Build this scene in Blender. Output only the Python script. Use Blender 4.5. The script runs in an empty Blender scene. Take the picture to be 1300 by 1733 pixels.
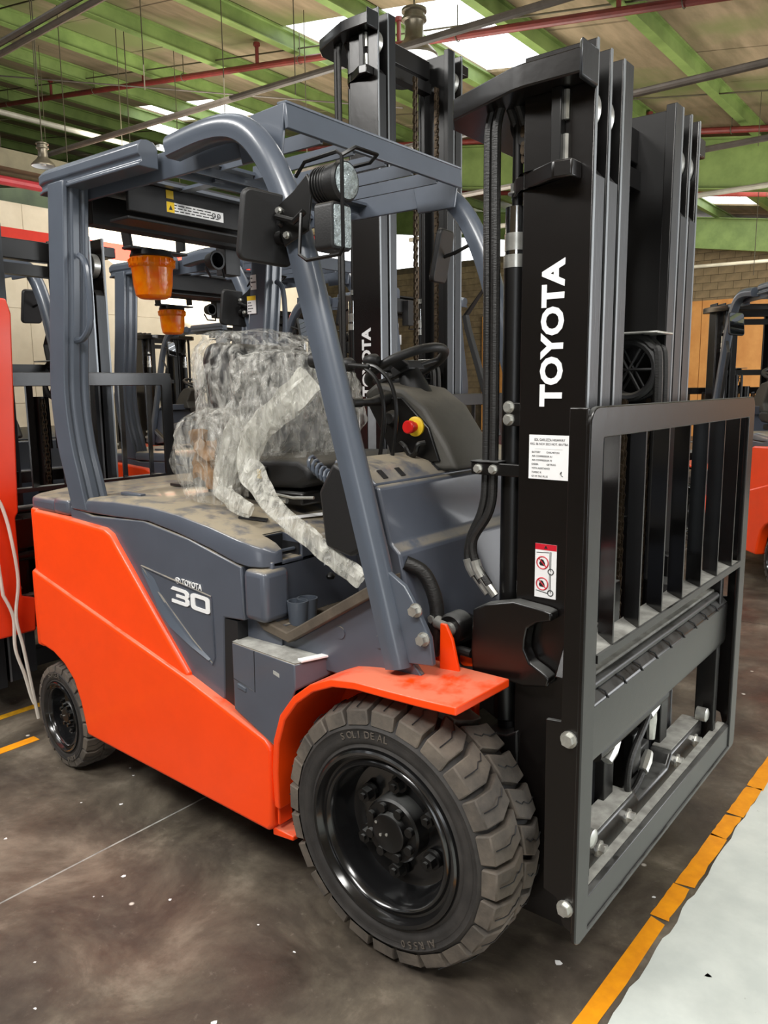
import bpy, bmesh, math, random
from mathutils import Vector, Matrix, Euler, noise
random.seed(7)
sc = bpy.context.scene
COL = sc.collection
PI = math.pi

# ------------------------------------------------------------------ camera, world, light, exposure
cam_d = bpy.data.cameras.new('camera'); cam = bpy.data.objects.new('camera', cam_d); COL.objects.link(cam)
cam_d.sensor_fit = 'VERTICAL'; cam_d.sensor_height = 36.0; cam_d.lens = 1326.0/1733.0*36.0
cam_d.clip_start = 0.02; cam_d.clip_end = 200
CX = Vector((0.78385685, 0.6208606, -0.01002729)); CY = Vector((0.09056975, -0.13029328, -0.98733013)); CZ = Vector((-0.61430087, 0.77301732, -0.15836247))
m = Matrix((CX, -CY, -CZ)).transposed().to_4x4(); m.translation = Vector((1.1509, -2.0242, 1.4823))
cam.matrix_world = m
sc.camera = cam
w = bpy.data.worlds.new('sky'); sc.world = w; w.use_nodes = True
bg = w.node_tree.nodes['Background']; bg.inputs['Color'].default_value = (0.93, 0.97, 1.0, 1); bg.inputs['Strength'].default_value = 2.9
def area(name, loc, target, size, energy, color=(1, 1, 1), sy=None):
    l = bpy.data.lights.new(name, 'AREA'); l.energy = energy; l.color = color; l.size = size
    if sy: l.shape = 'RECTANGLE'; l.size_y = sy
    o = bpy.data.objects.new(name, l); COL.objects.link(o); o.location = loc
    o.rotation_euler = (Vector(target)-Vector(loc)).to_track_quat('-Z', 'Y').to_euler(); return o
area('fill_light', (2.6, -1.2, 4.4), (-0.3, 0, 0.9), 1.6, 95, (1.0, 0.98, 0.94), 1.0)  # unseen fill lights added to brighten the trucks, walls and floor
area('fill_light', (0.6, -3.9, 4.6), (-0.6, -0.3, 0.7), 2.4, 150, (1.0, 0.98, 0.94), 0.7)
area('fill_light', (-3.2, -3.2, 4.8), (-1.6, 0.2, 0.8), 2.4, 135, (1.0, 0.98, 0.94), 0.7)
area('fill_light', (-6.0, 4.0, 4.8), (-9.5, 5.0, 2.2), 2.0, 36, (1.0, 0.95, 0.86))
area('fill_light', (-1.5, 12.5, 4.2), (-1.5, 20, 2.4), 2.5, 420, (1.0, 0.93, 0.8))
area('fill_light', (-2.5, 3.0, 4.4), (-2.5, 3.0, 0), 2.0, 60, (1.0, 0.97, 0.92))
area('doorway_daylight', (7.5, 8.0, 2.6), (0.3, 0.0, 0.9), 4.5, 260, (0.97, 0.985, 1.0), 4.0)
area('ceiling_fill', (-5.0, 5.6, 2.7), (-6.0, 7, 6.5), 3.0, 210, (1.0, 0.97, 0.88))  # unseen upward-facing fills added to brighten the ceiling
area('ceiling_fill', (0.8, 8.5, 2.4), (-0.8, 11, 5.2), 3.0, 200, (1.0, 0.96, 0.88))
area('ceiling_fill', (-9.0, 6.0, 3.9), (-14, 8, 7.0), 3.0, 200, (1.0, 0.97, 0.88))
sc.view_settings.view_transform = 'Standard'; sc.view_settings.look = 'None'; sc.view_settings.gamma = 1.0
sc.view_settings.use_curve_mapping = False; sc.view_settings.exposure = 0.38

# ------------------------------------------------------------------ materials
def lin(r, g, b):
    f = lambda c: (c/255/12.92) if c/255 <= 0.04045 else ((c/255+0.055)/1.055)**2.4
    return (f(r), f(g), f(b), 1)
def mat(name, rgb, rough=0.5, metal=0.0, var=0.08, scale=6.0, bump=0.0, bscale=60.0, coat=0.0, dust=0.0, dust_col=(150, 140, 122), spec=0.5, emit=None, estr=0, rgb2=None, dscale=3.0, stretch=None, alpha=None):
    M = bpy.data.materials.new(name); M.use_nodes = True; nt = M.node_tree; N = nt.nodes; L = nt.links
    b = N['Principled BSDF']; c1 = lin(*rgb)
    c2 = lin(*rgb2) if rgb2 else tuple(max(0, x*(1-var*2.2)) for x in c1[:3])+(1,)
    tc = N.new('ShaderNodeTexCoord'); src = tc.outputs['Object']
    if stretch:
        mp = N.new('ShaderNodeMapping'); mp.inputs['Scale'].default_value = stretch; L.new(src, mp.inputs['Vector']); src = mp.outputs['Vector']
    n = N.new('ShaderNodeTexNoise'); n.inputs['Scale'].default_value = scale; n.inputs['Detail'].default_value = 6; n.inputs['Roughness'].default_value = 0.6
    L.new(src, n.inputs['Vector'])
    r = N.new('ShaderNodeValToRGB'); r.color_ramp.elements[0].position = 0.35; r.color_ramp.elements[1].position = 0.65
    r.color_ramp.elements[0].color = c2; r.color_ramp.elements[1].color = c1
    L.new(n.outputs['Fac'], r.inputs['Fac']); colout = r.outputs['Color']
    b.inputs['Roughness'].default_value = rough; b.inputs['Metallic'].default_value = metal
    b.inputs['Specular IOR Level'].default_value = spec; b.inputs['Coat Weight'].default_value = coat; b.inputs['Coat Roughness'].default_value = 0.12
    if dust > 0:
        g = N.new('ShaderNodeNewGeometry'); s = N.new('ShaderNodeSeparateXYZ'); L.new(g.outputs['Normal'], s.inputs[0])
        mr = N.new('ShaderNodeMapRange'); mr.inputs['From Min'].default_value = 0.55; mr.inputs['From Max'].default_value = 0.97; L.new(s.outputs['Z'], mr.inputs['Value'])
        n2 = N.new('ShaderNodeTexNoise'); n2.inputs['Scale'].default_value = dscale; n2.inputs['Detail'].default_value = 9; n2.inputs['Roughness'].default_value = 0.68; L.new(tc.outputs['Object'], n2.inputs['Vector'])
        m2 = N.new('ShaderNodeMapRange'); m2.inputs['From Min'].default_value = 0.34; m2.inputs['From Max'].default_value = 0.52; L.new(n2.outputs['Fac'], m2.inputs['Value'])
        mu = N.new('ShaderNodeMath'); mu.operation = 'MULTIPLY'; L.new(mr.outputs['Result'], mu.inputs[0]); L.new(m2.outputs['Result'], mu.inputs[1])
        mu2 = N.new('ShaderNodeMath'); mu2.operation = 'MULTIPLY'; mu2.inputs[1].default_value = dust; L.new(mu.outputs[0], mu2.inputs[0])
        mx = N.new('ShaderNodeMixRGB'); mx.inputs['Color2'].default_value = lin(*dust_col); L.new(mu2.outputs[0], mx.inputs['Fac']); L.new(colout, mx.inputs['Color1']); colout = mx.outputs['Color']
        rr = N.new('ShaderNodeMapRange'); rr.inputs['To Min'].default_value = rough; rr.inputs['To Max'].default_value = 0.9; L.new(mu2.outputs[0], rr.inputs['Value']); L.new(rr.outputs['Result'], b.inputs['Roughness'])
    L.new(colout, b.inputs['Base Color'])
    if bump > 0:
        n3 = N.new('ShaderNodeTexNoise'); n3.inputs['Scale'].default_value = bscale; n3.inputs['Detail'].default_value = 4; L.new(src, n3.inputs['Vector'])
        bp = N.new('ShaderNodeBump'); bp.inputs['Strength'].default_value = bump; bp.inputs['Distance'].default_value = 0.01; L.new(n3.outputs['Fac'], bp.inputs['Height']); L.new(bp.outputs['Normal'], b.inputs['Normal'])
    if emit: b.inputs['Emission Color'].default_value = lin(*emit); b.inputs['Emission Strength'].default_value = estr
    return M
M = {}
M['orange'] = mat('orange_paint', (255, 72, 8), 0.36, var=0.03, coat=0.2, dust=0.8, dust_col=(214, 124, 94), dscale=9)
M['grey'] = mat('blue_grey_paint', (80, 85, 96), 0.33, var=0.05, coat=0.3, dust=0.97, dust_col=(152, 141, 120), dscale=11)
M['guard'] = mat('guard_grey_paint', (80, 87, 98), 0.33, var=0.05, coat=0.3, dust=0.25, dust_col=(130, 135, 140))
M['black'] = mat('mast_black_paint', (15, 12, 11), 0.27, var=0.1, bump=0.03, bscale=30, spec=0.6, dust=0.6, dust_col=(100, 101, 99), dscale=9)
M['blacks'] = mat('smooth_black_paint', (14, 13, 13), 0.34, var=0.1, dust=0.5, dust_col=(110, 111, 110), dscale=9)
M['steel'] = mat('worn_flange_steel', (56, 58, 61), 0.30, metal=0.45, var=0.12, scale=3, stretch=(8, 8, 0.6), bump=0.05, bscale=25)
M['rail_edge'] = mat('bright_edge_steel', (142, 146, 150), 0.3, metal=0.5, var=0.1, scale=5, stretch=(8, 8, .7))
M['plastic'] = mat('black_plastic', (27, 27, 28), 0.5, var=0.08, bump=0.06, bscale=200, dust=0.45, dust_col=(120, 114, 102))
M['cover'] = mat('column_cover_plastic', (74, 72, 67), 0.6, var=0.08, bump=0.05, bscale=240, dust=0.8, dust_col=(118, 112, 100))
M['rubber'] = mat('tyre_rubber', (52, 49, 47), 0.72, var=0.25, scale=14, bump=0.1, bscale=120, rgb2=(36, 34, 33))
M['tread'] = mat('dusty_tread_rubber', (104, 95, 85), 0.8, var=0.3, scale=9, rgb2=(68, 63, 58), bump=0.15, bscale=90)
M['rim'] = mat('rim_black_paint', (20, 20, 21), 0.2, var=0.1, coat=0.6)
M['hose'] = mat('hose_rubber', (30, 29, 28), 0.45, var=0.15, stretch=(1, 1, 6), bump=0.2, bscale=60)
M['chain'] = mat('oiled_chain_steel', (92, 78, 62), 0.4, metal=0.7, var=0.3, scale=40)
M['zinc'] = mat('zinc_plated_steel', (214, 214, 208), 0.28, metal=0.75, var=0.15, scale=30)
M['chrome'] = mat('chrome_rod', (215, 218, 220), 0.12, metal=1.0, var=0.05)
M['dustgrey'] = mat('dust_covered_steel', (172, 172, 166), 0.85, var=0.25, scale=18, rgb2=(128, 127, 122))
M['mat'] = mat('rubber_floor_mat', (92, 82, 70), 0.85, var=0.2, scale=12, bump=0.1, bscale=90)
M['white'] = mat('white_sticker', (236, 236, 236), 0.45, var=0.02)
M['ink'] = mat('black_ink', (30, 30, 32), 0.5, var=0.02)
M['redink'] = mat('red_ink', (196, 24, 44), 0.45, var=0.03)
M['yellow'] = mat('yellow_sticker', (228, 190, 30), 0.45, var=0.03)
M['redbtn'] = mat('red_button_plastic', (214, 34, 32), 0.35, var=0.03)
M['paintline'] = mat('yellow_floor_paint', (252, 164, 8), 0.6, var=0.12, scale=20, rgb2=(236, 148, 10))
M['paintold'] = mat('dull_yellow_floor_paint', (214, 158, 20), 0.6, var=0.2, scale=20)
M['green'] = mat('green_beam_paint', (112, 132, 70), 0.6, var=0.12, scale=2.5, rgb2=(90, 109, 54))
M['wallcream'] = mat('cream_wall_paint', (226, 214, 190), 0.85, var=0.06, scale=2, bump=0.04, rgb2=(210, 197, 172))
M['stripe'] = mat('red_stripe_paint', (206, 44, 24), 0.7, var=0.05)
M['brick'] = mat('concrete_brick', (140, 122, 92), 0.9, var=0.2, scale=3, bump=0.2, rgb2=(112, 97, 74))
M['mortar'] = mat('mortar', (92, 80, 62), 0.95, var=0.2, scale=4)
M['wood'] = mat('varnished_plywood', (206, 146, 78), 0.6, var=0.2, scale=2.2, stretch=(1.2, 1, .8), rgb2=(188, 126, 62))
M['redpipe'] = mat('red_oxide_pipe', (112, 42, 36), 0.5, var=0.15)
M['redpipe2'] = mat('bright_red_pipe', (186, 60, 66), 0.5, var=0.1)
M['conduit'] = mat('grey_conduit', (96, 88, 80), 0.5, var=0.15)
M['palepipe'] = mat('pale_pipe', (150, 146, 132), 0.5, var=0.1)
M['shade'] = mat('lamp_housing', (132, 124, 108), 0.35, metal=0.6, var=0.15)
M['shadein'] = mat('lamp_inner_white', (236, 240, 246), 0.4, var=0.02)
M['rope'] = mat('white_rope', (222, 218, 208), 0.8, var=0.1)
M['red'] = mat('red_truck_paint', (236, 62, 26), 0.35, coat=0.3, var=0.04)
M['card'] = mat('cardboard', (150, 116, 80), 0.8, var=0.15)
M['darkclad'] = mat('dark_green_cladding', (70, 78, 50), 0.8, var=0.2, scale=1)
M['duct'] = mat('ceiling_duct', (120, 112, 88), 0.7, var=0.1)
M['rope2'] = mat('suspension_wire', (70, 64, 44), 0.6, var=0.1)
M['lens'] = mat('lamp_lens', (190, 204, 208), 0.08, var=0.25, scale=80, metal=0.35, bump=0.5, bscale=220)
M['mirror'] = mat('mirror_glass', (200, 205, 210), 0.03, metal=1.0, var=0.02)

def mat_floor():
    Mx = bpy.data.materials.new('worn_concrete_floor'); Mx.use_nodes = True; nt = Mx.node_tree; N = nt.nodes; L = nt.links; b = N['Principled BSDF']
    tc = N.new('ShaderNodeTexCoord')
    def noi(s, d, r=0.6, dist=0.0):
        n = N.new('ShaderNodeTexNoise'); n.inputs['Scale'].default_value = s; n.inputs['Detail'].default_value = d; n.inputs['Roughness'].default_value = r; n.inputs['Distortion'].default_value = dist
        L.new(tc.outputs['Object'], n.inputs['Vector']); return n.outputs['Fac']
    def ramp(v, els):
        r = N.new('ShaderNodeValToRGB')
        while len(r.color_ramp.elements) < len(els): r.color_ramp.elements.new(0.5)
        for e, (p, c) in zip(r.color_ramp.elements, els): e.position = p; e.color = c
        L.new(v, r.inputs['Fac']); return r.outputs['Color']
    base = ramp(noi(2.6, 10, 0.68, 0.4), [(0.30, lin(58, 53, 48)), (0.44, lin(84, 77, 70)), (0.55, lin(108, 101, 91)), (0.70, lin(154, 146, 133))])
    tint = ramp(noi(1.3, 4), [(0.35, lin(150, 150, 138)), (0.65, lin(146, 136, 128))])
    mx = N.new('ShaderNodeMixRGB'); mx.blend_type = 'OVERLAY'; mx.inputs['Fac'].default_value = 0.55; L.new(base, mx.inputs['Color1']); L.new(tint, mx.inputs['Color2'])
    sp = ramp(noi(26, 6, 0.75), [(0.60, (0, 0, 0, 1)), (0.72, (1, 1, 1, 1))])
    mf = N.new('ShaderNodeMath'); mf.operation = 'MULTIPLY'; mf.inputs[1].default_value = 0.35; L.new(sp, mf.inputs[0])
    m2 = N.new('ShaderNodeMixRGB'); m2.inputs['Color2'].default_value = lin(150, 140, 128); L.new(mf.outputs[0], m2.inputs['Fac']); L.new(mx.outputs['Color'], m2.inputs['Color1'])
    v = N.new('ShaderNodeTexVoronoi'); v.inputs['Scale'].default_value = 5.0; L.new(tc.outputs['Object'], v.inputs['Vector'])
    vs = ramp(v.outputs['Distance'], [(0.03, (1, 1, 1, 1)), (0.05, (0, 0, 0, 1))])
    m3 = N.new('ShaderNodeMixRGB'); m3.inputs['Color2'].default_value = lin(215, 210, 200); L.new(vs, m3.inputs['Fac']); L.new(m2.outputs['Color'], m3.inputs['Color1'])
    L.new(m3.outputs['Color'], b.inputs['Base Color'])
    rr = ramp(noi(3.5, 6), [(0.3, (0.30, 0.30, 0.30, 1)), (0.7, (0.62, 0.62, 0.62, 1))]); L.new(rr, b.inputs['Roughness'])
    bp = N.new('ShaderNodeBump'); bp.inputs['Strength'].default_value = 0.12; bp.inputs['Distance'].default_value = 0.01; L.new(noi(40, 5), bp.inputs['Height']); L.new(bp.outputs['Normal'], b.inputs['Normal'])
    return Mx
M['floor'] = mat_floor()
def mat_whitefloor():
    Mx = mat('white_floor_paint', (222, 228, 222), 0.5, var=0.06, scale=6, rgb2=(204, 211, 206)); nt = Mx.node_tree; N = nt.nodes; L = nt.links; b = N['Principled BSDF']
    old = b.inputs['Base Color'].links[0].from_socket
    tc = N.new('ShaderNodeTexCoord'); n = N.new('ShaderNodeTexNoise'); n.inputs['Scale'].default_value = 7; n.inputs['Detail'].default_value = 9; n.inputs['Roughness'].default_value = 0.75; L.new(tc.outputs['Object'], n.inputs['Vector'])
    r = N.new('ShaderNodeValToRGB'); r.color_ramp.elements[0].position = 0.64; r.color_ramp.elements[1].position = 0.68; L.new(n.outputs['Fac'], r.inputs['Fac'])
    mx = N.new('ShaderNodeMixRGB'); mx.inputs['Color2'].default_value = lin(96, 92, 86); L.new(r.outputs['Color'], mx.inputs['Fac']); L.new(old, mx.inputs['Color1']); L.new(mx.outputs['Color'], b.inputs['Base Color'])
    return Mx
M['whitefloor'] = mat_whitefloor()
def mat_board():
    Mx = mat('ceiling_board', (138, 120, 94), 0.85, var=0.15, scale=1.6, stretch=(3, 0.6, 1), rgb2=(106, 93, 68)); nt = Mx.node_tree; N = nt.nodes; L = nt.links; b = N['Principled BSDF']
    old = b.inputs['Base Color'].links[0].from_socket
    g = N.new('ShaderNodeNewGeometry'); mp = N.new('ShaderNodeMapping'); mp.inputs['Scale'].default_value = (.35, .35, .35); L.new(g.outputs['Position'], mp.inputs['Vector'])
    n = N.new('ShaderNodeTexNoise'); n.inputs['Scale'].default_value = 1.6; n.inputs['Detail'].default_value = 7; L.new(mp.outputs['Vector'], n.inputs['Vector'])
    r = N.new('ShaderNodeValToRGB'); r.color_ramp.elements[0].position = 0.5; r.color_ramp.elements[1].position = 0.66; L.new(n.outputs['Fac'], r.inputs['Fac'])
    mx = N.new('ShaderNodeMixRGB'); mx.inputs['Color2'].default_value = lin(98, 104, 58); L.new(r.outputs['Color'], mx.inputs['Fac']); L.new(old, mx.inputs['Color1']); L.new(mx.outputs['Color'], b.inputs['Base Color'])
    return Mx
M['board'] = mat_board()
def mat_film(name, tr, tint, rough=0.18, scale=16, strength=0.9):
    Mx = bpy.data.materials.new(name); Mx.use_nodes = True; nt = Mx.node_tree; N = nt.nodes; L = nt.links
    out = N['Material Output']; b = N['Principled BSDF']; b.inputs['Base Color'].default_value = tint; b.inputs['Roughness'].default_value = rough; b.inputs['Specular IOR Level'].default_value = 1.0
    t = N.new('ShaderNodeBsdfTransparent'); mx = N.new('ShaderNodeMixShader')
    tc = N.new('ShaderNodeTexCoord'); mp = N.new('ShaderNodeMapping'); mp.inputs['Scale'].default_value = (2.2, 1.6, .55); mp.inputs['Rotation'].default_value = (0.25, 0.45, 0.0); L.new(tc.outputs['Object'], mp.inputs['Vector'])
    n = N.new('ShaderNodeTexNoise'); n.inputs['Scale'].default_value = scale; n.inputs['Detail'].default_value = 8; n.inputs['Distortion'].default_value = 1.3; L.new(mp.outputs['Vector'], n.inputs['Vector'])
    r = N.new('ShaderNodeMapRange'); r.inputs['From Min'].default_value = 0.38; r.inputs['From Max'].default_value = 0.66; r.inputs['To Min'].default_value = max(0, tr-0.22); r.inputs['To Max'].default_value = min(1, tr+0.3); L.new(n.outputs['Fac'], r.inputs['Value'])
    bp = N.new('ShaderNodeBump'); bp.inputs['Strength'].default_value = strength; bp.inputs['Distance'].default_value = 0.03; L.new(n.outputs['Fac'], bp.inputs['Height']); L.new(bp.outputs['Normal'], b.inputs['Normal'])
    L.new(r.outputs['Result'], mx.inputs['Fac']); L.new(t.outputs[0], mx.inputs[1]); L.new(b.outputs[0], mx.inputs[2]); L.new(mx.outputs[0], out.inputs['Surface'])
    return Mx
M['film'] = mat_film('clear_stretch_film', 0.24, (0.66, 0.65, 0.60, 1), rough=0.12, scale=15)
M['film2'] = mat_film('bunched_stretch_film', 0.40, (0.68, 0.67, 0.60, 1), rough=0.14, scale=14)
M['skypane'] = mat_film('translucent_roof_sheet', 0.18, (0.9, 0.9, 0.8, 1), scale=2, strength=0.1)
def mat_amber():
    Mx = mat('amber_lens', (255, 168, 20), 0.10, var=0.25, scale=26, coat=0.6, bump=0.35, bscale=60, rgb2=(244, 112, 0)); nt = Mx.node_tree; N = nt.nodes; L = nt.links; b = N['Principled BSDF']; out = N['Material Output']
    t = N.new('ShaderNodeBsdfTranslucent'); t.inputs['Color'].default_value = lin(255, 190, 60); mx = N.new('ShaderNodeMixShader'); mx.inputs['Fac'].default_value = 0.5
    L.new(b.outputs[0], mx.inputs[1]); L.new(t.outputs[0], mx.inputs[2]); L.new(mx.outputs[0], out.inputs['Surface'])
    return Mx
M['amber'] = mat_amber()

# ------------------------------------------------------------------ mesh helpers
class MB:
    def __init__(s): s.v = []; s.f = []
    def add(s, vs, fs):
        o = len(s.v); s.v += [tuple(v) for v in vs]; s.f += [tuple(i+o for i in f) for f in fs]; return s
    def box(s, x0, x1, y0, y1, z0, z1):
        return s.add([(x0, y0, z0), (x1, y0, z0), (x1, y1, z0), (x0, y1, z0), (x0, y0, z1), (x1, y0, z1), (x1, y1, z1), (x0, y1, z1)],
                     [(0, 3, 2, 1), (4, 5, 6, 7), (0, 1, 5, 4), (1, 2, 6, 5), (2, 3, 7, 6), (3, 0, 4, 7)])
    def obox(s, c, ax, hs):
        c = Vector(c); a = [Vector(v).normalized()*h for v, h in zip(ax, hs)]
        vs = [c+a[0]*i+a[1]*j+a[2]*k for k in (-1, 1) for i, j in ((-1, -1), (1, -1), (1, 1), (-1, 1))]
        return s.add(vs, [(0, 3, 2, 1), (4, 5, 6, 7), (0, 1, 5, 4), (1, 2, 6, 5), (2, 3, 7, 6), (3, 0, 4, 7)])
    def beam(s, p, q, wd, ht, up=(0, 0, 1)):
        p = Vector(p); q = Vector(q); d = (q-p).normalized(); sd = d.cross(Vector(up)).normalized(); u = sd.cross(d)
        return s.obox((p+q)/2, (d, sd, u), ((q-p).length/2, wd/2, ht/2))
    def prism(s, pts, axis, a, b):
        n = len(pts)
        def P(p, t):
            return {'y': (p[0], t, p[1]), 'x': (t, p[0], p[1]), 'z': (p[0], p[1], t)}[axis]
        s.add([P(p, a) for p in pts]+[P(p, b) for p in pts], [tuple(range(n)), tuple(reversed(range(n, 2*n)))]+[(i, i+n, (i+1) % n+n, (i+1) % n) for i in range(n)])
        return s
    def tube(s, pts, r, seg=10, caps=True, closed=False):
        pts = [Vector(p) for p in pts]; n = len(pts); rs = r if isinstance(r, (list, tuple)) else [r]*n
        o = len(s.v); t0 = (pts[1]-pts[0]).normalized(); u = t0.orthogonal().normalized()
        for i, p in enumerate(pts):
            if closed: t = (pts[(i+1) % n]-pts[i-1]).normalized()
            else: t = (pts[min(i+1, n-1)]-pts[max(i-1, 0)]).normalized()
            u = (u-t*u.dot(t)).normalized(); v = t.cross(u)
            for k in range(seg):
                a = 2*PI*k/seg; s.v.append(tuple(p+(u*math.cos(a)+v*math.sin(a))*rs[i]))
        for i in range(n if closed else n-1):
            j = (i+1) % n
            for k in range(seg):
                l = (k+1) % seg; s.f.append((o+i*seg+k, o+i*seg+l, o+j*seg+l, o+j*seg+k))
        if caps and not closed: s.f.append(tuple(o+k for k in reversed(range(seg)))); s.f.append(tuple(o+(n-1)*seg+k for k in range(seg)))
        return s
    def cyl(s, p, q, r, seg=20, r2=None): return s.tube([p, q], [r, r if r2 is None else r2], seg)
    def lathe(s, prof, seg=48, o=(0, 0, 0), axis='y'):   # prof: (axial, radius)
        b = len(s.v); n = len(prof)
        for k in range(seg):
            a = 2*PI*k/seg; c, d = math.cos(a), math.sin(a)
            for t, r in prof:
                p = {'y': (r*c, t, r*d), 'z': (r*c, r*d, t), 'x': (t, r*c, r*d)}[axis]; s.v.append((p[0]+o[0], p[1]+o[1], p[2]+o[2]))
        for k in range(seg):
            l = (k+1) % seg
            for i in range(n-1): s.f.append((b+k*n+i, b+l*n+i, b+l*n+i+1, b+k*n+i+1))
        return s
    def sweep(s, prof, path, frames):  # prof 2-D pts, frames: list of (right, up) per path point
        n = len(prof); b = len(s.v)
        for p, (r, u) in zip(path, frames):
            for a, c in prof: s.v.append(tuple(Vector(p)+Vector(r)*a+Vector(u)*c))
        for i in range(len(path)-1):
            for k in range(n):
                l = (k+1) % n; s.f.append((b+i*n+k, b+i*n+l, b+(i+1)*n+l, b+(i+1)*n+k))
        s.f.append(tuple(b+k for k in reversed(range(n)))); s.f.append(tuple(b+(len(path)-1)*n+k for k in range(n)))
        return s
    def hexbolt(s, p, d, r=0.014, h=0.012):
        p = Vector(p); d = Vector(d).normalized(); s.tube([p, p+d*0.004], r*1.35, 14); return s.tube([p+d*0.004, p+d*(0.004+h)], r, 6)
    def build(s, name, m, parent=None, bevel=0.0, seg=2, angle=35, smooth=True):
        me = bpy.data.meshes.new(name); me.from_pydata(s.v, [], s.f)
        bm = bmesh.new(); bm.from_mesh(me); bmesh.ops.recalc_face_normals(bm, faces=bm.faces); bm.to_mesh(me); bm.free()
        me.materials.append(m); o = bpy.data.objects.new(name, me); COL.objects.link(o)
        if smooth: me.shade_smooth(); me.set_sharp_from_angle(angle=math.radians(angle))
        if bevel > 0:
            md = o.modifiers.new('bevel', 'BEVEL'); md.width = bevel; md.segments = seg; md.limit_method = 'ANGLE'; md.angle_limit = math.radians(30); md.harden_normals = False
        if parent: o.parent = parent
        return o
def tag(o, label=None, cat=None, group=None, kind=None):
    if label: o['label'] = label
    if cat: o['category'] = cat
    if group: o['group'] = group
    if kind: o['kind'] = kind
    return o
def empty(name, loc=(0, 0, 0), rz=0):
    o = bpy.data.objects.new(name, None); o.empty_display_size = 0.1; COL.objects.link(o); o.location = loc; o.rotation_euler = (0, 0, rz); return o
def copy_tree(o, parent=None, skip=()):
    c = o.copy(); COL.objects.link(c); c.parent = parent
    for ch in list(o.children):
        if ch.name.split('.')[0] in skip: continue
        copy_tree(ch, c, skip)
    return c
def smooth_path(pts, n=6):
    pts = [Vector(p) for p in pts]; out = []
    for i in range(len(pts)-1):
        p0 = pts[max(i-1, 0)]; p1 = pts[i]; p2 = pts[i+1]; p3 = pts[min(i+2, len(pts)-1)]
        for k in range(n):
            t = k/n; out.append(0.5*((2*p1)+(p2-p0)*t+(2*p0-5*p1+4*p2-p3)*t*t+(3*p1-p0-3*p2+p3)*t**3))
    out.append(pts[-1]); return out
def text(name, s, size, origin, xdir, ydir, m, parent=None, bold=0.0, depth=0.0012, width=None, space=1.0, shear=0):
    cu = bpy.data.curves.new(name, 'FONT'); cu.body = s; cu.size = size; cu.offset = bold; cu.extrude = depth; cu.space_character = space; cu.shear = shear; cu.resolution_u = 3
    to = bpy.data.objects.new(name, cu); COL.objects.link(to); bpy.context.view_layer.update()
    me = bpy.data.meshes.new_from_object(to.evaluated_get(bpy.context.evaluated_depsgraph_get())); bpy.data.objects.remove(to)
    X = Vector(xdir).normalized(); Y = Vector(ydir).normalized(); Z = X.cross(Y)
    xs = [v.co.x for v in me.vertices]; ys = [v.co.y for v in me.vertices]; sx = 1.0
    if width: sx = width/(max(xs)-min(xs))
    x0 = min(xs); y0 = min(ys)
    for v in me.vertices: v.co = Vector(origin)+X*((v.co.x-x0)*sx)+Y*(v.co.y-y0)+Z*v.co.z
    me.materials.clear(); me.materials.append(m); o = bpy.data.objects.new(name, me); COL.objects.link(o)
    if parent: o.parent = parent
    return o
def rnd_rect(x0, x1, z0, z1, r, n=4, rr=None):
    rr = rr or (r, r, r, r); out = []
    for (cx, cz, a0, q) in ((x1-rr[0], z1-rr[0], 0, rr[0]), (x0+rr[1], z1-rr[1], 90, rr[1]), (x0+rr[2], z0+rr[2], 180, rr[2]), (x1-rr[3], z0+rr[3], 270, rr[3])):
        for k in range(n+1):
            a = math.radians(a0+90*k/n); out.append((cx+q*math.cos(a), cz+q*math.sin(a)))
    return out

# ------------------------------------------------------------------ the setting
def struct(mb, name, m, parent=None, **k):
    o = mb.build(name, m, parent, **k)
    if not parent: o['kind'] = 'structure'
    return o
# floor: concrete slabs separated by pale saw-cut joints, a white painted walkway and yellow lines lying on it
fl = struct(MB().box(-30, 12, -12, 26, -0.10, -0.012), 'floor', M['mortar'])
slab_x = [-14, -9.9, -5.5, -1.035, 3.4, 8]
for i in range(len(slab_x)-1):
    for j, (a, b) in enumerate(((-6, -1.62), (-1.62, 3.1), (3.1, 8), (8, 22))):
        MB().box(slab_x[i]+.004, slab_x[i+1]-.004, a+.004, b-.004, -0.012, 0.0).build('floor_slab', M['floor'], fl, smooth=False)
MB().box(-1.041, -1.029, -6, 22, -.011, -.0005).build('joint_filler', M['dustgrey'], fl, smooth=False)
def jag(xa, xb, y0, y1, step, ja, jb, z):
    ya = y0; L = []; Rr = []
    k = 0
    while ya < y1:
        ya2 = min(y1, ya+step*random.uniform(.6, 1.4)); L.append((xa(ya)+random.uniform(-ja, ja), ya)); Rr.append((xb(ya)+random.uniform(-jb, jb), ya)); ya = ya2
    L.append((xa(y1), y1)); Rr.append((xb(y1), y1)); mb = MB(); n = len(L)
    vs = [(p[0], p[1], z) for p in L]+[(p[0], p[1], z) for p in Rr]
    return mb.add(vs, [(i, i+n, i+n+1, i+1) for i in range(n-1)])
# walkway paint: starts just beyond the yellow line
jag(lambda y: .548+.017*y, lambda y: 4.2, -3.0, 9, .05, .006, 0, .0012).build('walkway_paint', M['whitefloor'], fl, smooth=False)
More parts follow.
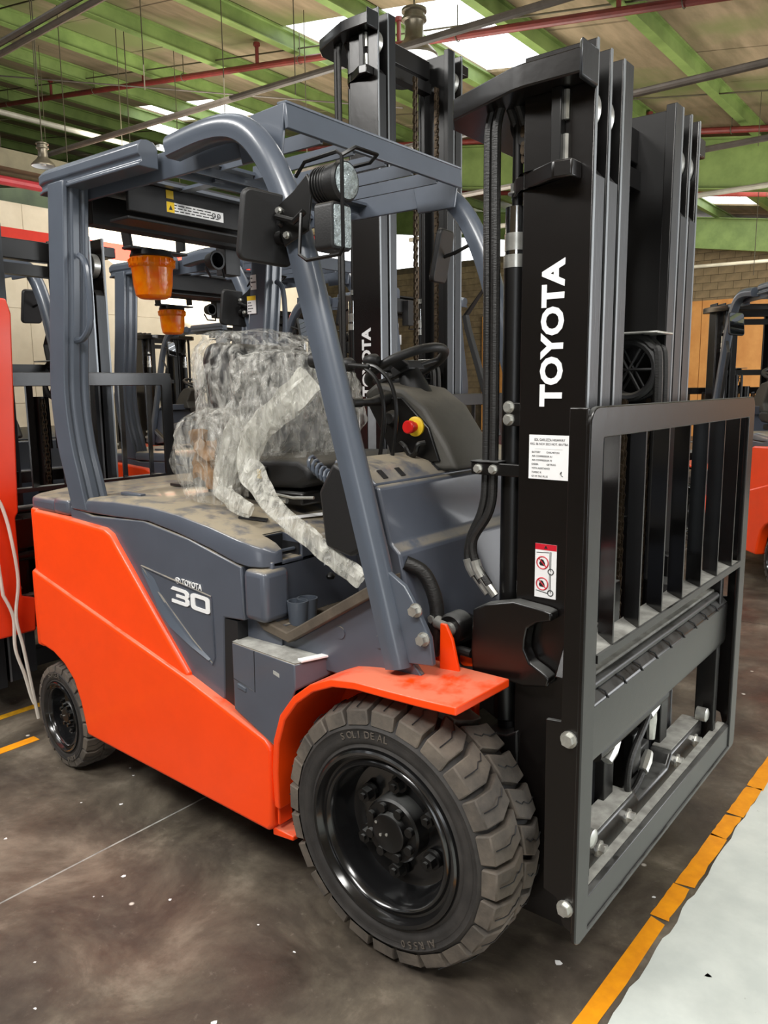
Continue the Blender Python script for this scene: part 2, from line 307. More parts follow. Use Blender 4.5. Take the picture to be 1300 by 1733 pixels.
# yellow edge line: overlapping tape lengths with ragged ends
yy = -3.0
k = 0
while yy < 9:
    ln = random.uniform(.10, .50) if yy > -.9 else 1.0
    x0 = .487+.027*yy+random.uniform(-.004, .004); x1 = x0+random.uniform(.050, .058)
    n = 7; vs = []
    for i in range(n+1):
        t = i/n; y = yy+ln*t; e = .008*random.uniform(-1, 1)
        vs += [(x0+.027*ln*t+random.uniform(-.0015, .0015), y+(random.uniform(-.012, .012) if i in (0, n) else 0), .0022), (x1+.02*ln*t+random.uniform(-.003, .003), y+(random.uniform(-.012, .012) if i in (0, n) else 0), .0022)]
    MB().add(vs, [(2*i, 2*i+1, 2*i+3, 2*i+2) for i in range(n)]).build('yellow_line_strip', M['paintline'], fl, smooth=False)
    yy += ln+random.uniform(-.006, .004)
MB().box(-2.035, -1.985, -4.6, -.47, 0.0004, .002).build('yellow_bay_line', M['paintline'], fl, smooth=False)
MB().box(-2.37, -2.325, -4.6, -.25, 0.0004, .002).build('yellow_bay_line', M['paintold'], fl, smooth=False)
# paint flakes on the floor
fm = MB()
for k in range(46):
    x = random.uniform(-1.6, .9); y = random.uniform(-1.6, 0.2)
    n = 6; r = random.uniform(.003, .011); c = [(x+r*random.uniform(.5, 1.3)*math.cos(a*PI/3+k), y+r*random.uniform(.3, 1.2)*math.sin(a*PI/3+k), .0012) for a in range(n)]
    fm.add(c, [tuple(range(n))])
o = fm.build('paint_flake', M['white'], fl, smooth=False); o['kind'] = 'stuff'

# far walls
WX = -9.7; WY = 21.0
wl = struct(MB().box(WX-.15, WX-.02, -2.0, 9.45, 0, 4.0), 'wall_left', M['wallcream'])
for i in range(10):
    y0 = -2.0+i*1.145
    for (z0, z1) in ((0, 1.3), (1.3, 2.6), (2.6, 3.42)):
        MB().box(WX-.02, WX, y0+.004, y0+1.141, z0+.004, z1-.004).build('wall_panel', M['wallcream'], wl, smooth=False)
MB().box(WX-.02, WX+.002, -2.0, 9.45, 3.42, 3.66).build('red_stripe_panel', M['stripe'], wl, smooth=False)
for i in range(10):
    y0 = -2.0+i*1.145; MB().box(WX-.02, WX, y0+.003, y0+1.142, 3.66, 3.99).build('wall_panel', M['wallcream'], wl, smooth=False)
MB().box(WX-.05, WX+.02, 9.43, 9.5, 0, 4.0).build('corner_trim', M['green'], wl)
struct(MB().box(-30, -29.8, -12, 24, 0, 10), 'wall_far', M['darkclad'])
wb = struct(MB().box(-30, 12, WY, WY+.2, 0, 5.6), 'wall_back', M['mortar'])
# concrete bricks of the back wall: singly where the photograph shows them, the rest as joined relief
bx = MB().box(-.195, .195, -.03, 0, -.094, .094); b0 = None
stuff = MB(); cnt = 0
for r in range(27):
    z = .1+r*.2
    for c in range(72):
        x = -22+c*.4+(r % 2)*.2
        vis = (-7.5 < x < -1.8 and 3.2 < z < 5.3)
        dy = random.uniform(-.012, .004)
        if vis and cnt < 290:
            cnt += 1
            if b0 is None: b0 = bx.build('brick', M['brick'], wb, smooth=False); q = b0
            else: q = b0.copy(); COL.objects.link(q)
            q.location = (x, WY+dy, z)
        elif -21 < x < 3 and z > 1.0:
            stuff.box(x-.195, x+.195, WY-.03+dy, WY, z-.094, z+.094)
o = stuff.build('brick_course', M['brick'], wb, smooth=False); o['kind'] = 'stuff'
# plywood hoarding and pale boards in front of the brick
for i in range(9):
    x0 = -12.8+i*2.35
    MB().box(x0+.008, x0+2.342, WY-.16, WY-.06, 0, 3.72).build('plywood_sheet', M['wood'], wb, smooth=False)
for i in range(6):
    x0 = -2.55+i*1.2; MB().box(x0+.005, x0+1.195, WY-.10, WY-.05, 3.74, 4.72).build('pale_wall_board', M['wallcream'], wb, smooth=False)

# ceiling: sloping roof on green purlins; boards are lifted out where the roof lights are
SL = 0.158; H0 = 5.0
rz = lambda x: H0-SL*x
purl = [0.95, -0.65, -2.2, -3.55, -5.05, -6.68, -8.35, -10.0, -11.7, -13.35, -15.0, -16.9, -19.0, -21.6, -24.5, -27.5]
ce = struct(MB().box(1.2, 1.3, 2.0, 22.5, rz(1.2)+.02, rz(1.2)+.3), 'ceiling', M['green'])
sky = {(3, 3), (4, 3), (3, 4), (2, 10), (7, 5), (8, 5), (3, 13), (4, 13), (3, 12), (6, 14), (1, 14)}
ang = math.atan(SL)
def slopebox(mb, x0, x1, y0, y1, dz0, dz1):
    return mb.add([(x0, y0, rz(x0)+dz0), (x1, y0, rz(x1)+dz0), (x1, y1, rz(x1)+dz0), (x0, y1, rz(x0)+dz0), (x0, y0, rz(x0)+dz1), (x1, y0, rz(x1)+dz1), (x1, y1, rz(x1)+dz1), (x0, y1, rz(x0)+dz1)],
                  [(0, 3, 2, 1), (4, 5, 6, 7), (0, 1, 5, 4), (1, 2, 6, 5), (2, 3, 7, 6), (3, 0, 4, 7)])
for i in range(len(purl)-1):
    xa, xb = purl[i+1], purl[i]
    for j in range(17):
        y0 = 2.2+j*1.2
        d = random.uniform(0, .012)
        if (i, j) in sky:
            mb = MB(); n = 14
            vs = []; fs = []
            for k in range(n+1):
                xx = xa+(xb-xa)*k/n; zz = rz(xx)+.05+.012*(k % 2); vs += [(xx, y0, zz), (xx, y0+1.2, zz)]
            for k in range(n): fs.append((2*k, 2*k+1, 2*k+3, 2*k+2))
            mb.add(vs, fs).build('roof_light_sheet', M['skypane'], ce, smooth=False)
        else: slopebox(MB(), xa, xb, y0+.008, y0+1.192, .02+d, .06+d).build('ceiling_board', M['board'], ce, smooth=False)
for i, x in enumerate(purl):   # I-section purlins
    mb = MB(); z = rz(x); hh = .20
    mb.box(x-.05, x+.05, 1.0, 22.5, z-.012, z+.012); mb.box(x-.006, x+.006, 1.0, 22.5, z-hh, z); mb.box(x-.055, x+.055, 1.0, 22.5, z-hh-.012, z-hh)
    mb.build('ceiling_beam', M['green'], ce, smooth=False)
for y in (11.4, 19.5):         # rafters along the slope, under the purlins
    mb = MB(); slopebox(mb, -27, 1.2, y-.01, y+.01, -.95, -.21); slopebox(mb, -27, 1.2, y-.11, y+.11, -.97, -.95); slopebox(mb, -27, 1.2, y-.11, y+.11, -.225, -.2)
    mb.build('ceiling_rafter', M['green'], ce, smooth=False)
for (x, y) in ((-12.6, 11.4), (-22, 11.4)):
    struct(MB().box(x-.1, x+.1, y-.12, y+.12, 0, rz(x)-.9), 'trim_column', M['green'])
# tie rods between purlins
for i in range(1, 12):
    for y in (3.6, 6.1, 9.3, 14.0):
        xa, xb = purl[i+1], purl[i]; MB().cyl((xa, y, rz(xa)-.14), (xb, y, rz(xb)-.14), .010, 6).build('tie_rod', M['rope2'], ce)

# the rest of the hall: roof over the near bays with long roof lights, side walls with tall open doorways
near = MB(); ys = [2.2, .9, .0, -2.6, -3.6, -6.2, -7.2, -12]
for k in range(len(ys)-1):
    if k % 2 == 0: slopebox(near, -28, 1.2, ys[k+1], ys[k], .02, .06)
for xa, xb in ((-28, -24), (-21, -16), (-13, -9.4), (-7.2, -4.4), (-2.2, 1.2)):
    for k in (1, 3, 5): slopebox(near, xa, xb, ys[k+1], ys[k], .02, .06)
near.box(1.2, 14, -12, 24, 5.0, 5.05)
o = near.build('roof_deck', M['board'], ce, smooth=False); o['kind'] = 'stuff'
struct(MB().box(13.8, 14, -12, 1, 0, 5).box(13.8, 14, 17, 24, 0, 5).box(13.8, 14, 1, 17, 4.3, 5), 'wall_right', M['brick'])
struct(MB().box(-30, 4, -12.2, -12, 0, 9).box(8, 14, -12.2, -12, 0, 5).box(4, 8, -12.2, -12, 4.4, 5.5), 'wall_front', M['brick'])

# services hung from the roof
def pipe(name, pts, r, m, label, cat, group=None, hang=(), drops=()):
    e = empty(name, pts[0]); off = Vector(pts[0]); P = [Vector(p)-off for p in pts]
    MB().tube(P, r, 10).build('pipe_run', m, e)
    for t in hang:
        p = P[0].lerp(P[-1], t); wp = p+off
        MB().cyl(p, (p.x, p.y, rz(wp.x)-off.z), .006, 6).build('hanger_rod', M['rope2'], e)
        MB().tube([p+Vector((0, (r+.012)*math.cos(a*PI/5), (r+.012)*math.sin(a*PI/5))) for a in range(10)], .006, 6, closed=True).build('hanger_ring', M['rope2'], e)
    for t in drops:
        p = P[0].lerp(P[-1], t); MB().cyl(p, p+Vector((0, 0, .28)), r*.6, 8).cyl(p+Vector((0, 0, .26)), p+Vector((0, 0, .3)), r*1.1, 8).build('sprinkler_riser', m, e)
    return tag(e, label, cat, group)
def sp(x, y, d): return (x, y, rz(x)-d)
pipe('sprinkler_pipe', [sp(-20, 6.50, .32), sp(1.0, 5.72, .32)], .042, M['redpipe'], 'dark red sprinkler pipe crossing the whole roof above the forklifts', 'pipe', hang=(.1, .25, .4, .52, .64, .76, .88), drops=(.16, .2, .33, .47, .6, .72, .85))
pipe('sprinkler_pipe', [sp(-14, 10.6, .34), sp(1.0, 10.25, .34)], .045, M['redpipe'], 'dark red sprinkler pipe just above the deep green rafter at the right', 'pipe', hang=(.3, .6, .78, .9), drops=(.5, .7,))
pipe('sprinkler_pipe', [sp(-14, 14.9, .45), sp(2.0, 14.6, .45)], .05, M['redpipe'], 'dark red sprinkler pipe furthest back at the right, below the rafter', 'pipe', hang=(.5, .7, .85), drops=(.55, .75))
pipe('fire_main', [(WX+.35, -3, 4.12), (WX+.35, 9.6, 4.22)], .06, M['redpipe2'], 'bright red pipe running along the top of the cream wall', 'pipe')
pipe('grey_conduit', [(-10.5, 3.85, 4.6), (-.6, 4.48, 4.6)], .034, M['conduit'], 'thick grey conduit descending behind the tall mast towards the left', 'conduit', hang=())
pipe('grey_conduit', [(-9.5, 2.22, 4.78), (.2, 2.22, 4.78)], .03, M['conduit'], 'grey double conduit at the upper left corner, lower tube', 'conduit')
pipe('grey_conduit', [(-9.5, 2.16, 4.83), (.2, 2.16, 4.83)], .03, M['conduit'], 'grey double conduit at the upper left corner, upper tube', 'conduit')
pipe('grey_conduit', [(-5.5, 4.80, 3.9), (2.2, 4.92, 3.9)], .032, M['conduit'], 'grey conduit crossing behind the right mast rail tops', 'conduit')
pipe('grey_conduit', [(-6.5, 6.95, 3.9), (2.2, 6.88, 3.9)], .032, M['conduit'], 'grey conduit below the deep green rafter at the right', 'conduit')
pipe('pale_conduit', [(-7.0, 9.0, 3.9), (3.0, 8.92, 3.9)], .035, M['palepipe'], 'pale conduit in front of the brick wall, upper of two', 'conduit')
pipe('pale_conduit', [(-7.0, 15.5, 3.95), (3.0, 15.2, 3.75)], .035, M['palepipe'], 'pale conduit in front of the brick wall, lower of two', 'conduit')
pipe('pale_conduit', [(-9.2, 2.4, 4.95), (-9.2, 5.4, 4.98)], .035, M['palepipe'], 'white pipe behind the pendant lamp at the left', 'pipe')
pipe('thin_cable', [(-15, 3.0, 6.9), (-6.3, 7.9, 5.55)], .011, M['conduit'], 'thin dark cable strung across the green beams at the upper left', 'cable')
tag(MB().box(WX+.05, WX+.6, -3, 9.4, 4.28, 4.5).build('cable_duct', M['duct'], None), 'grey brown duct running above the bright red pipe', 'duct')
k = 0
for (x, y, zb) in ((-6.2, 3.3, 4.55), (-7.8, 3.0, 4.9), (-6.0, 4.2, 4.2), (-8.6, 3.8, 4.35), (-9.0, 4.9, 3.9), (-5.0, 4.3, 4.5), (-11.2, 5.0, 4.4), (-5.9, 5.4, 3.6), (-8.4, 5.4, 3.9), (-9.3, 3.3, 4.3), (-3.6, 7.6, 4.0), (-1.2, 9.2, 4.1), (-2.3, 12.0, 3.2), (-1.8, 9.8, 4.6)):
    o = MB().cyl((0, 0, 0), (0, 0, rz(x)-zb), .006, 5).build('suspension_wire', M['rope2']); o.location = (x, y, zb)
    tag(o, 'thin steel suspension wire hanging from the green roof beams', 'wire', 'suspension wires under the roof')
def pendant(x, y, z, s, label):
    e = empty('pendant_lamp', (x, y, z))
    MB().lathe([(0, .21*s), (.02*s, .212*s), (.07*s, .17*s), (.13*s, .11*s), (.17*s, .085*s), (.27*s, .08*s), (.30*s, .09*s), (.31*s, .11*s), (.33*s, .11*s), (.34*s, .09*s), (.37*s, .09*s), (.38*s, .11*s), (.40*s, .11*s), (.42*s, .06*s), (.45*s, .0)], 28, axis='z').build('lamp_housing', M['shade'], e)
    MB().lathe([(.004, .205*s), (.06*s, .165*s), (.12*s, .10*s), (.13*s, 0)], 28, axis='z').build('reflector', M['shadein'], e)
    MB().lathe([(.02*s, 0), (.025*s, .045*s), (.08*s, .05*s), (.12*s, .03*s)], 16, axis='z').build('bulb', M['shadein'], e)
    MB().cyl((0, 0, .44*s), (0, 0, rz(x)-z), .007, 6).build('hanging_rod', M['rope2'], e)
    return tag(e, label, 'lamp')
pendant(-7.62, 2.92, 3.96, .62, 'grey bell shaped pendant lamp above the left rear guard post')
pendant(-8.6, 4.75, 3.98, .45, 'small pale pendant lamp seen under the overhead guard beside the red pipe')
pendant(-3.9, 4.9, 4.75, 1.15, 'copper tinted pendant lamp shade half hidden behind the tall black mast')
def tube_light(p, q, label):
    e = empty('tube_light', p); q = Vector(q)-Vector(p)
    MB().beam((0, 0, .04), (q.x, q.y, q.z+.04), .12, .05).build('fitting', M['shadein'], e)
    Mt = M.get('tube') or mat('lit_tube', (255, 255, 250), 0.3, emit=(255, 255, 246), estr=2.2); M['tube'] = Mt
    MB().cyl((0, 0, 0), q, .022, 10).build('tube', Mt, e)
    return tag(e, label, 'light')
tube_light((-11.3, 7.2, 5.75), (-11.3, 8.7, 5.75), 'long lit tube light nearer the white roof light at the upper left')
tube_light((-8.8, 5.2, 5.15), (-8.8, 6.2, 5.15), 'short lit tube light below the white roof light at the upper left')

# ------------------------------------------------------------------ forklift
def wheel(root, side, x, z, R, W, yout, rr, nlug, steer=0.0, detail=True):
    """tyre with two rows of chevron lugs plus rim; local axis y, outer face at y=0, pointing to -y"""
    S = R/.35; sc_ = W/.22
    mb = MB()
    prof = [(.030, .215*S), (.010, .222*S), (.000, .236*S), (.004, .244*S), (-.001, .250*S), (-.002, .262*S), (.001, .280*S), (-.003, .286*S), (.001, .292*S), (.008, .300*S), (.020, .318*S), (.05, .327*S)]
    prof = [(a*sc_, r) for a, r in prof]; full = prof+[(W-a, r) for a, r in reversed(prof)]
    mb.lathe(full, 96)
    ty = mb.build('tyre', M['rubber'], root, angle=50)
    lug = MB(); pit = 2*PI/nlug; Rt = R; Rb = .322*S
    for row in (0, 1):
        for k in range(nlug):
            a0 = k*pit+(pit/2 if row else 0)
            def P(y, s, r):
                th = a0+s*pit; yy = (y if row == 0 else 1-y)*W; return (r*math.cos(th), yy, r*math.sin(th))
            out = [(.012, -.46), (.26, -.46), (.488, -.17), (.488, .68), (.26, .41), (.012, .41)]
            top = []; bot = []
            for (y, s) in out:
                sh = (s-(-.05))*.93-.05
                top.append(P(y+(.012 if y < .1 else (-.008 if y > .4 else 0)), sh, Rt-(.016*S if y < .1 else .001)))
                bot.append(P(y-(.012 if y < .1 else -.006), s*1.02, Rb if y > .1 else .297*S))
            n = len(out); lug.add(top+bot, [tuple(range(n)) if row else tuple(reversed(range(n))), ]+[(i, (i+1) % n, n+(i+1) % n, n+i) for i in range(n)])
    lo = lug.build('tread_lugs', M['tread'], ty, angle=25, bevel=.003*S, seg=1)
    if detail:
        sip = MB()
        for row in (0, 1):
            for k in range(nlug):
                a0 = k*pit+(pit/2 if row else 0)
                def P(y, s, r):
                    th = a0+s*pit; yy = (y if row == 0 else 1-y)*W; return (r*math.cos(th), yy, r*math.sin(th))
                sip.tube([P(.05, -.03, R-.012*S), P(.17, -.04, R-.003), P(.24, -.03, R+.0002), P(.31, .10, R+.0002), (P(.36, .08, R+.0002)), P(.43, .24, R-.0005)], .0016*S, 4)
        sip.build('tread_sipes', M['ink'], ty)
    r = MB()
    q = [(.030, .216), (.004, .232), (-.006, .231), (-.010, .226), (-.008, .219), (.004, .214), (.012, .209), (.012, .203), (.004, .197), (.002, .190), (.008, .184), (.030, .180), (.070, .176), (.088, .166), (.092, .150), (.086, .0)]
    r.lathe([(a*sc_, b*S) for a, b in q], 80)
    rim = r.build('rim', M['rim'], root, angle=40)
    hb = MB().lathe([(.090*sc_, .086*S), (.046*sc_, .085*S), (.040*sc_, .080*S), (.042*sc_, .052*S), (.026*sc_, .050*S), (.022*sc_, .044*S), (.021*sc_, .0)], 48).build('hub', M['blacks'], root, angle=35)
    if detail:
        for k in range(8):
            a = 2*PI*k/8+.35; p = Vector((.067*S*math.cos(a), .040*sc_, .066*S*math.sin(a)))
            MB().tube([p, p+Vector((0, -.012, 0))], .0120*S, 14).tube([p+Vector((0, -.012, 0)), p+Vector((0, -.0122, 0))], .006*S, 6).build('hub_bolt', M['blacks'], hb, bevel=.0015)
        for k in range(3):
            a = [PI*.15, PI*1.1, PI*.8][k]; p = Vector((.025*S*math.cos(a)*k/1.2, .021*sc_, .025*S*math.sin(a)*k/1.2)); MB().tube([p, p+Vector((0, -.002, 0))], .004*S, 8).build('cap_rivet', M['zinc'], hb)
    for k in range(6):
        a = 2*PI*k/6+.52; p = Vector((.118*S*math.cos(a), .086*sc_, .118*S*math.sin(a)))
        MB().tube([p, p+Vector((0, -.012*sc_, 0))], .025*S, 18).tube([p+Vector((0, -.012*sc_, 0)), p+Vector((0, -.034*sc_, 0))], .0195*S, 6).tube([p+Vector((0, -.034*sc_, 0)), p+Vector((0, -.042*sc_, 0))], .009*S, 12).build('wheel_nut', M['blacks'], rim, angle=25)
    rings = MB()
    for rad in (.256, .272): rings.tube([(rad*S*math.cos(a*PI/30), .0, rad*S*math.sin(a*PI/30)) for a in range(60)], .0012, 4, closed=True)
    rings.build('sidewall_rings', M['rubber'], ty)
    for o in (ty, rim, hb):
        o.location = (x, yout*side, z); o.rotation_euler = (0, 0, steer if side < 0 else PI+steer)
        if side > 0: o.location = (x, yout, z)
    if detail and side < 0:
        for word, a_start in (('SOLIDEAL', 118), ('AIR550', -52)):
            a = a_start
            for ch in word:
                th = math.radians(a); t = text('sidewall_letter', ch, .026, (0, 0, 0), (1, 0, 0), (0, 0, 1), M['tread'], ty, depth=.001)
                t.location = (.262*S*math.cos(th), -.003, .262*S*math.sin(th)); t.rotation_euler = (0, -th+PI/2, 0); a -= 4.4
    return ty

def strip_label(root, origin, X, Y, wd, ht, lines, name='data_sticker', yellow=0.0, redtop=0.0, seed=1):
    """flat sticker at its real place: white sheet and printed rows"""
    rd = random.Random(seed); X = Vector(X).normalized(); Y = Vector(Y).normalized(); N_ = X.cross(Y); O = Vector(origin)
    s = MB().obox(O+X*wd/2+Y*ht/2+N_*.0006, (X, Y, N_), (wd/2, ht/2, .0006)).build(name, M['white'], root, smooth=False)
    if yellow: MB().obox(O+X*wd/2+Y*(ht*(1-yellow/2))+N_*.0014, (X, Y, N_), (wd/2, ht*yellow/2, .0003)).build('yellow_band', M['yellow'], s, smooth=False)
    if redtop: MB().obox(O+X*wd/2+Y*(ht*(1-redtop/2))+N_*.0014, (X, Y, N_), (wd/2, ht*redtop/2, .0003)).build('red_band', M['redink'], s, smooth=False)
    top = 1-max(yellow, redtop)
    mb = MB()
    for i in range(lines):
        yy = ht*top*(1-(i+.8)/(lines+.6)); x = .08*wd
        while x < wd*.9:
            l = rd.uniform(.04, .12)*wd; l = min(l, wd*.93-x)
            mb.obox(O+X*(x+l/2)+Y*yy+N_*.0014, (X, Y, N_), (l/2, ht*top/(lines+1)*.2, .0002)); x += l+.025*wd
            if rd.random() < .12: break
    if lines: mb.build('printed_rows', M['ink'], s, smooth=False)
    return s

def chain(root, x, y, z0, z1, pitch=.019, wd=.024, name='lift_chain'):
    mb = MB(); z = z0; k = 0
    while z < z1:
        for j in ((-1, 1) if k % 2 else (-.55, .55)):
            yy = y+j*wd*.42; mb.prism([(x+p[0], z+pitch*.5+p[1]) for p in [(.0085*math.cos(a*PI/4), pitch*.35*(1 if 0 <= a < 4 else -1)*1+.0085*math.sin(a*PI/4)) for a in range(8)]], 'y', yy-.0022, yy+.0022)
        mb.cyl((x, y-wd*.55, z), (x, y+wd*.55, z), .0042, 7); z += pitch; k += 1
    o = mb.build(name, M['chain'], root, smooth=False); return o

def forklift(loc, rz_, label, group, top=2.20, lab=True, dash=True, film=True, lift=0.0, det=True, lights=True, stages=3):
    R0 = empty('forklift', loc, rz_); tag(R0, label, 'forklift', group)
    G = M['guard']
    # ---- wheels
    wheel(R0, -1, 0, .35, .35, .22, .60, 0, 24, detail=det); wheel(R0, 1, 0, .35, .35, .22, .60, 0, 24, detail=False)
    wheel(R0, -1, -1.665, .212, .212, .15, .535, 0, 20, steer=-.07, detail=det); wheel(R0, 1, -1.665, .212, .212, .15, .535, 0, 20, detail=False)
    MB().box(-.07, .07, -.40, .40, .29, .41).cyl((0, -.5, .35), (0, .5, .35), .05, 16).build('front_axle', M['blacks'], R0, bevel=.01)
    MB().box(-1.72, -1.6, -.38, .38, .16, .28).build('rear_axle', M['blacks'], R0, bevel=.01)
    # ---- counterweight: side plates with the long diagonal, rounded at the back
    arch = [(-1.412, .221), (-1.425, .275), (-1.445, .345), (-1.48, .416), (-1.54, .465), (-1.613, .497), (-1.71, .511)]
    for s in (-1, 1):
        y1, y0 = .575*s, .50*s
        o = MB().prism([(-1.72, .805), (-.800, .580), (-.452, .478), (-.425, .452), (-.430, .215), (-.445, .190)]+arch, 'y', y1, y0).build('lower_side_panel', M['orange'], R0, bevel=.012, seg=3)
        MB().prism([(-1.71, 1.035), (-1.50, 1.030), (-1.235, 1.014), (-1.195, .998), (-1.170, .968), (-.806, .583), (-.85, .560), (-1.71, .77)], 'y', .563*s, .50*s).build('upper_side_panel', M['orange'], R0, bevel=.014, seg=3)
        # inner dark end plate beside the front tyre
        MB().box(-.424, -.414, .505*s if s > 0 else .560*s, .560*s if s > 0 else .505*s, .215, .44).build('front_end_plate', M['orange'], R0, bevel=.004)
        MB().prism([(-.36, .185), (-.445, .175), (-.445, .20), (-.36, .20)], 'y', .56*s, .47*s).build('corner_bracket', M['orange'], R0, bevel=.004)
    # wrapped rear corner and back of the counterweight
    for (z0, z1, e, nm) in ((.50, .80, .015, 'lower_counterweight'), (.79, 1.04, .0, 'upper_counterweight')):
        pl = [(-1.69, -.555-e), (-1.74, -.552-e), (-1.80, -.50-e), (-1.93, -.30), (-1.95, 0), (-1.93, .30), (-1.80, .50+e), (-1.74, .552+e), (-1.69, .555+e)]
        MB().prism(pl, 'z', z0, z1).build(nm, M['orange'], R0, bevel=.012, seg=3)
    MB().box(-1.69, -.45, -.50, .50, .26, .56).build('chassis', M['blacks'], R0)
    # ---- grey battery compartment side panels
    for s in (-1, 1):
        body = [(-1.47, 1.070), (-1.33, 1.046), (-1.03, 1.058), (-.80, 1.025), (-.56, .968), (-.555, .806), (-.645, .800), (-.655, .545), (-.68, .50), (-1.47, .62)]
        p = MB().prism(body, 'y', .543*s, .47*s).build('side_cover', M['grey'], R0, bevel=.006)
        if s < 0 and det:
            ra = MB(); rim3 = [(-1.05, .905), (-.70, .856), (-.695, .665), (-.705, .64), (-.80, .70), (-.93, .80)]
            pts = [(x, -.5445, z) for x, z in rim3]; ra.tube(pts, .0038, 6, closed=True)
            ra.build('embossed_rim', M['grey'], p)
            hi = [(-1.045, .900), (-.985, .872), (-.94, .805), (-.88, .752), (-.80, .700), (-.715, .655)]
            lw = [(-1.040, .892), (-.995, .835), (-.955, .778), (-.90, .728), (-.80, .682), (-.718, .652)]
            swm = MB(); n = len(hi); swm.add([(x, -.5435, z) for x, z in hi]+[(x, -.5575+.006*abs(i-2.5)/2.5, z) for i, (x, z) in enumerate(lw)]+[(x, -.5435, z-.002) for x, z in lw], [(i, i+1, n+i+1, n+i) for i in range(n-1)]+[(n+i, n+i+1, 2*n+i+1, 2*n+i) for i in range(n-1)])
            swm.build('swoosh_relief', G, p, angle=60)  # ridge shaped to catch light, standing in for the concave panel's highlight
            # word mark and number
            text('logo_text', 'TOYOTA', .0255, (-.838, -.5458, .8745), (1, 0, -.06), (0, 0, 1), M['white'], p, bold=.0004, width=.098)
            em = MB(); cx, cz = -.858, .884
            for a, b, dx, dz in ((.0135, .0092, 0, 0), (.0045, .0090, 0, 0), (.0092, .0036, 0, .0042)):
                em.tube([(cx+dx+a*math.cos(t*PI/12), -.546, cz+dz+b*math.sin(t*PI/12)) for t in range(24)], .0010, 5, closed=True)
            em.build('emblem', M['white'], p)
            def ring(pts, wdt, nm_):
                mb = MB()
                for (x, z), (x2, z2) in zip(pts[:-1], pts[1:]):
                    mb.beam((x, -.5462, z), (x2, -.5462, z2), .003, wdt, up=(x2-x and -(z2-z) or -1, 0, (x2-x)) if False else (0, 0, 1))
                return mb
            def glyph(polys, ox, nm_):
                mb = MB()
                for pl in polys: mb.prism([(ox+x*.092, .8095+z*.052-(ox+x*.092+.897)*.06) for x, z in pl], 'y', -.5435, -.5468)
                return mb.build(nm_, M['white'], p)
            glyph([[(.02, .82), (.12, 1), (.80, 1), (.93, .93), (1.0, .80), (1.0, .64), (.93, .52), (.93, .48), (1.0, .36), (1.0, .16), (.90, .04), (.78, 0), (.04, 0), (.04, .2), (.74, .2), (.79, .26), (.79, .36), (.74, .41), (.30, .41), (.30, .59), (.74, .59), (.79, .64), (.79, .74), (.74, .80), (.02, .80)]], -.897, 'digit_three')
            mb = MB(); O1 = rnd_rect(0, 1, 0, 1, .2, 4); O2 = rnd_rect(.22, .78, .22, .78, .08, 4); n = len(O1); ox = -.797
            f = lambda q, y: (ox+q[0]*.092, y, .8095+q[1]*.052-(ox+q[0]*.092+.897)*.06)
            vs = [f(q, -.5468) for q in O1]+[f(q, -.5468) for q in O2]+[f(q, -.5435) for q in O1]+[f(q, -.5435) for q in O2]
            fs = [(i, (i+1) % n, n+(i+1) % n, n+i) for i in range(n)]+[(i, 2*n+i, 2*n+(i+1) % n, (i+1) % n) for i in range(n)]+[(n+i, n+(i+1) % n, 3*n+(i+1) % n, 3*n+i) for i in range(n)]
            mb.add(vs, fs).build('digit_zero', M['white'], p)
        MB().box(-.675, -.588, .540*s if s < 0 else .50, .50*s if s < 0 else .540, .50, .797).build('gap_shade', M['ink'], R0)  # near-black block; the shade in the gap is put into its colour
        MB().prism([(-.59, .80), (-.60, .53), (-.46, .48), (-.44, .80)], 'y', .50*s, .44*s).build('inner_side_panel', M['grey'], R0)
    # ---- hood (battery cover)
    prof = [(-1.47, 1.085), (-1.40, 1.098), (-1.20, 1.112), (-1.00, 1.112), (-.85, 1.098), (-.70, 1.074), (-.56, 1.044), (-.52, 1.03)]
    low = [(-.52, .975), (-.56, .974), (-.80, 1.030), (-1.03, 1.064), (-1.33, 1.052), (-1.47, 1.072)]
    stn = [(-1.47, 1.085, 1.074, .50), (-1.455, 1.096, 1.066, .530), (-1.40, 1.102, 1.056, .545), (-1.20, 1.112, 1.056, .545), (-1.00, 1.112, 1.060, .545), (-.85, 1.100, 1.038, .545), (-.70, 1.078, 1.008, .545), (-.58, 1.054, .978, .545), (-.535, 1.044, .970, .538), (-.50, 1.032, .968, .520), (-.475, 1.015, .968, .490)]
    hm = MB(); n = len(stn)
    for (x, zt, zl, hy) in stn: hm.v += [(x, -hy, zl), (x, -hy, zt-.022), (x, -hy+.007, zt-.007), (x, -hy+.028, zt), (x, hy-.028, zt), (x, hy-.007, zt-.007), (x, hy, zt-.022), (x, hy, zl)]
    for i in range(n-1):
        for k in range(8): hm.f.append((8*i+k, 8*i+(k+1) % 8, 8*i+8+(k+1) % 8, 8*i+8+k))
    hm.f += [tuple(range(8)), tuple(8*(n-1)+k for k in range(8))]
    hood = hm.build('hood', M['grey'], None, angle=45)
    cut = MB().prism([(-.56, .972), (-.56, 1.035), (-.535, 1.075), (-.40, 1.075), (-.40, .972)], 'y', -.455, -.375).build('cutter', M['grey'], None)
    md = hood.modifiers.new('b', 'BOOLEAN'); md.object = cut; md.operation = 'DIFFERENCE'; md.solver = 'EXACT'; bpy.context.view_layer.update()
    me2 = bpy.data.meshes.new_from_object(hood.evaluated_get(bpy.context.evaluated_depsgraph_get())); hood.modifiers.clear(); hood.data = me2; bpy.data.objects.remove(cut)
    me2.shade_smooth(); me2.set_sharp_from_angle(angle=math.radians(40)); hood.parent = R0
    md = hood.modifiers.new('bevel', 'BEVEL'); md.width = .006; md.segments = 3; md.limit_method = 'ANGLE'; md.angle_limit = math.radians(40)
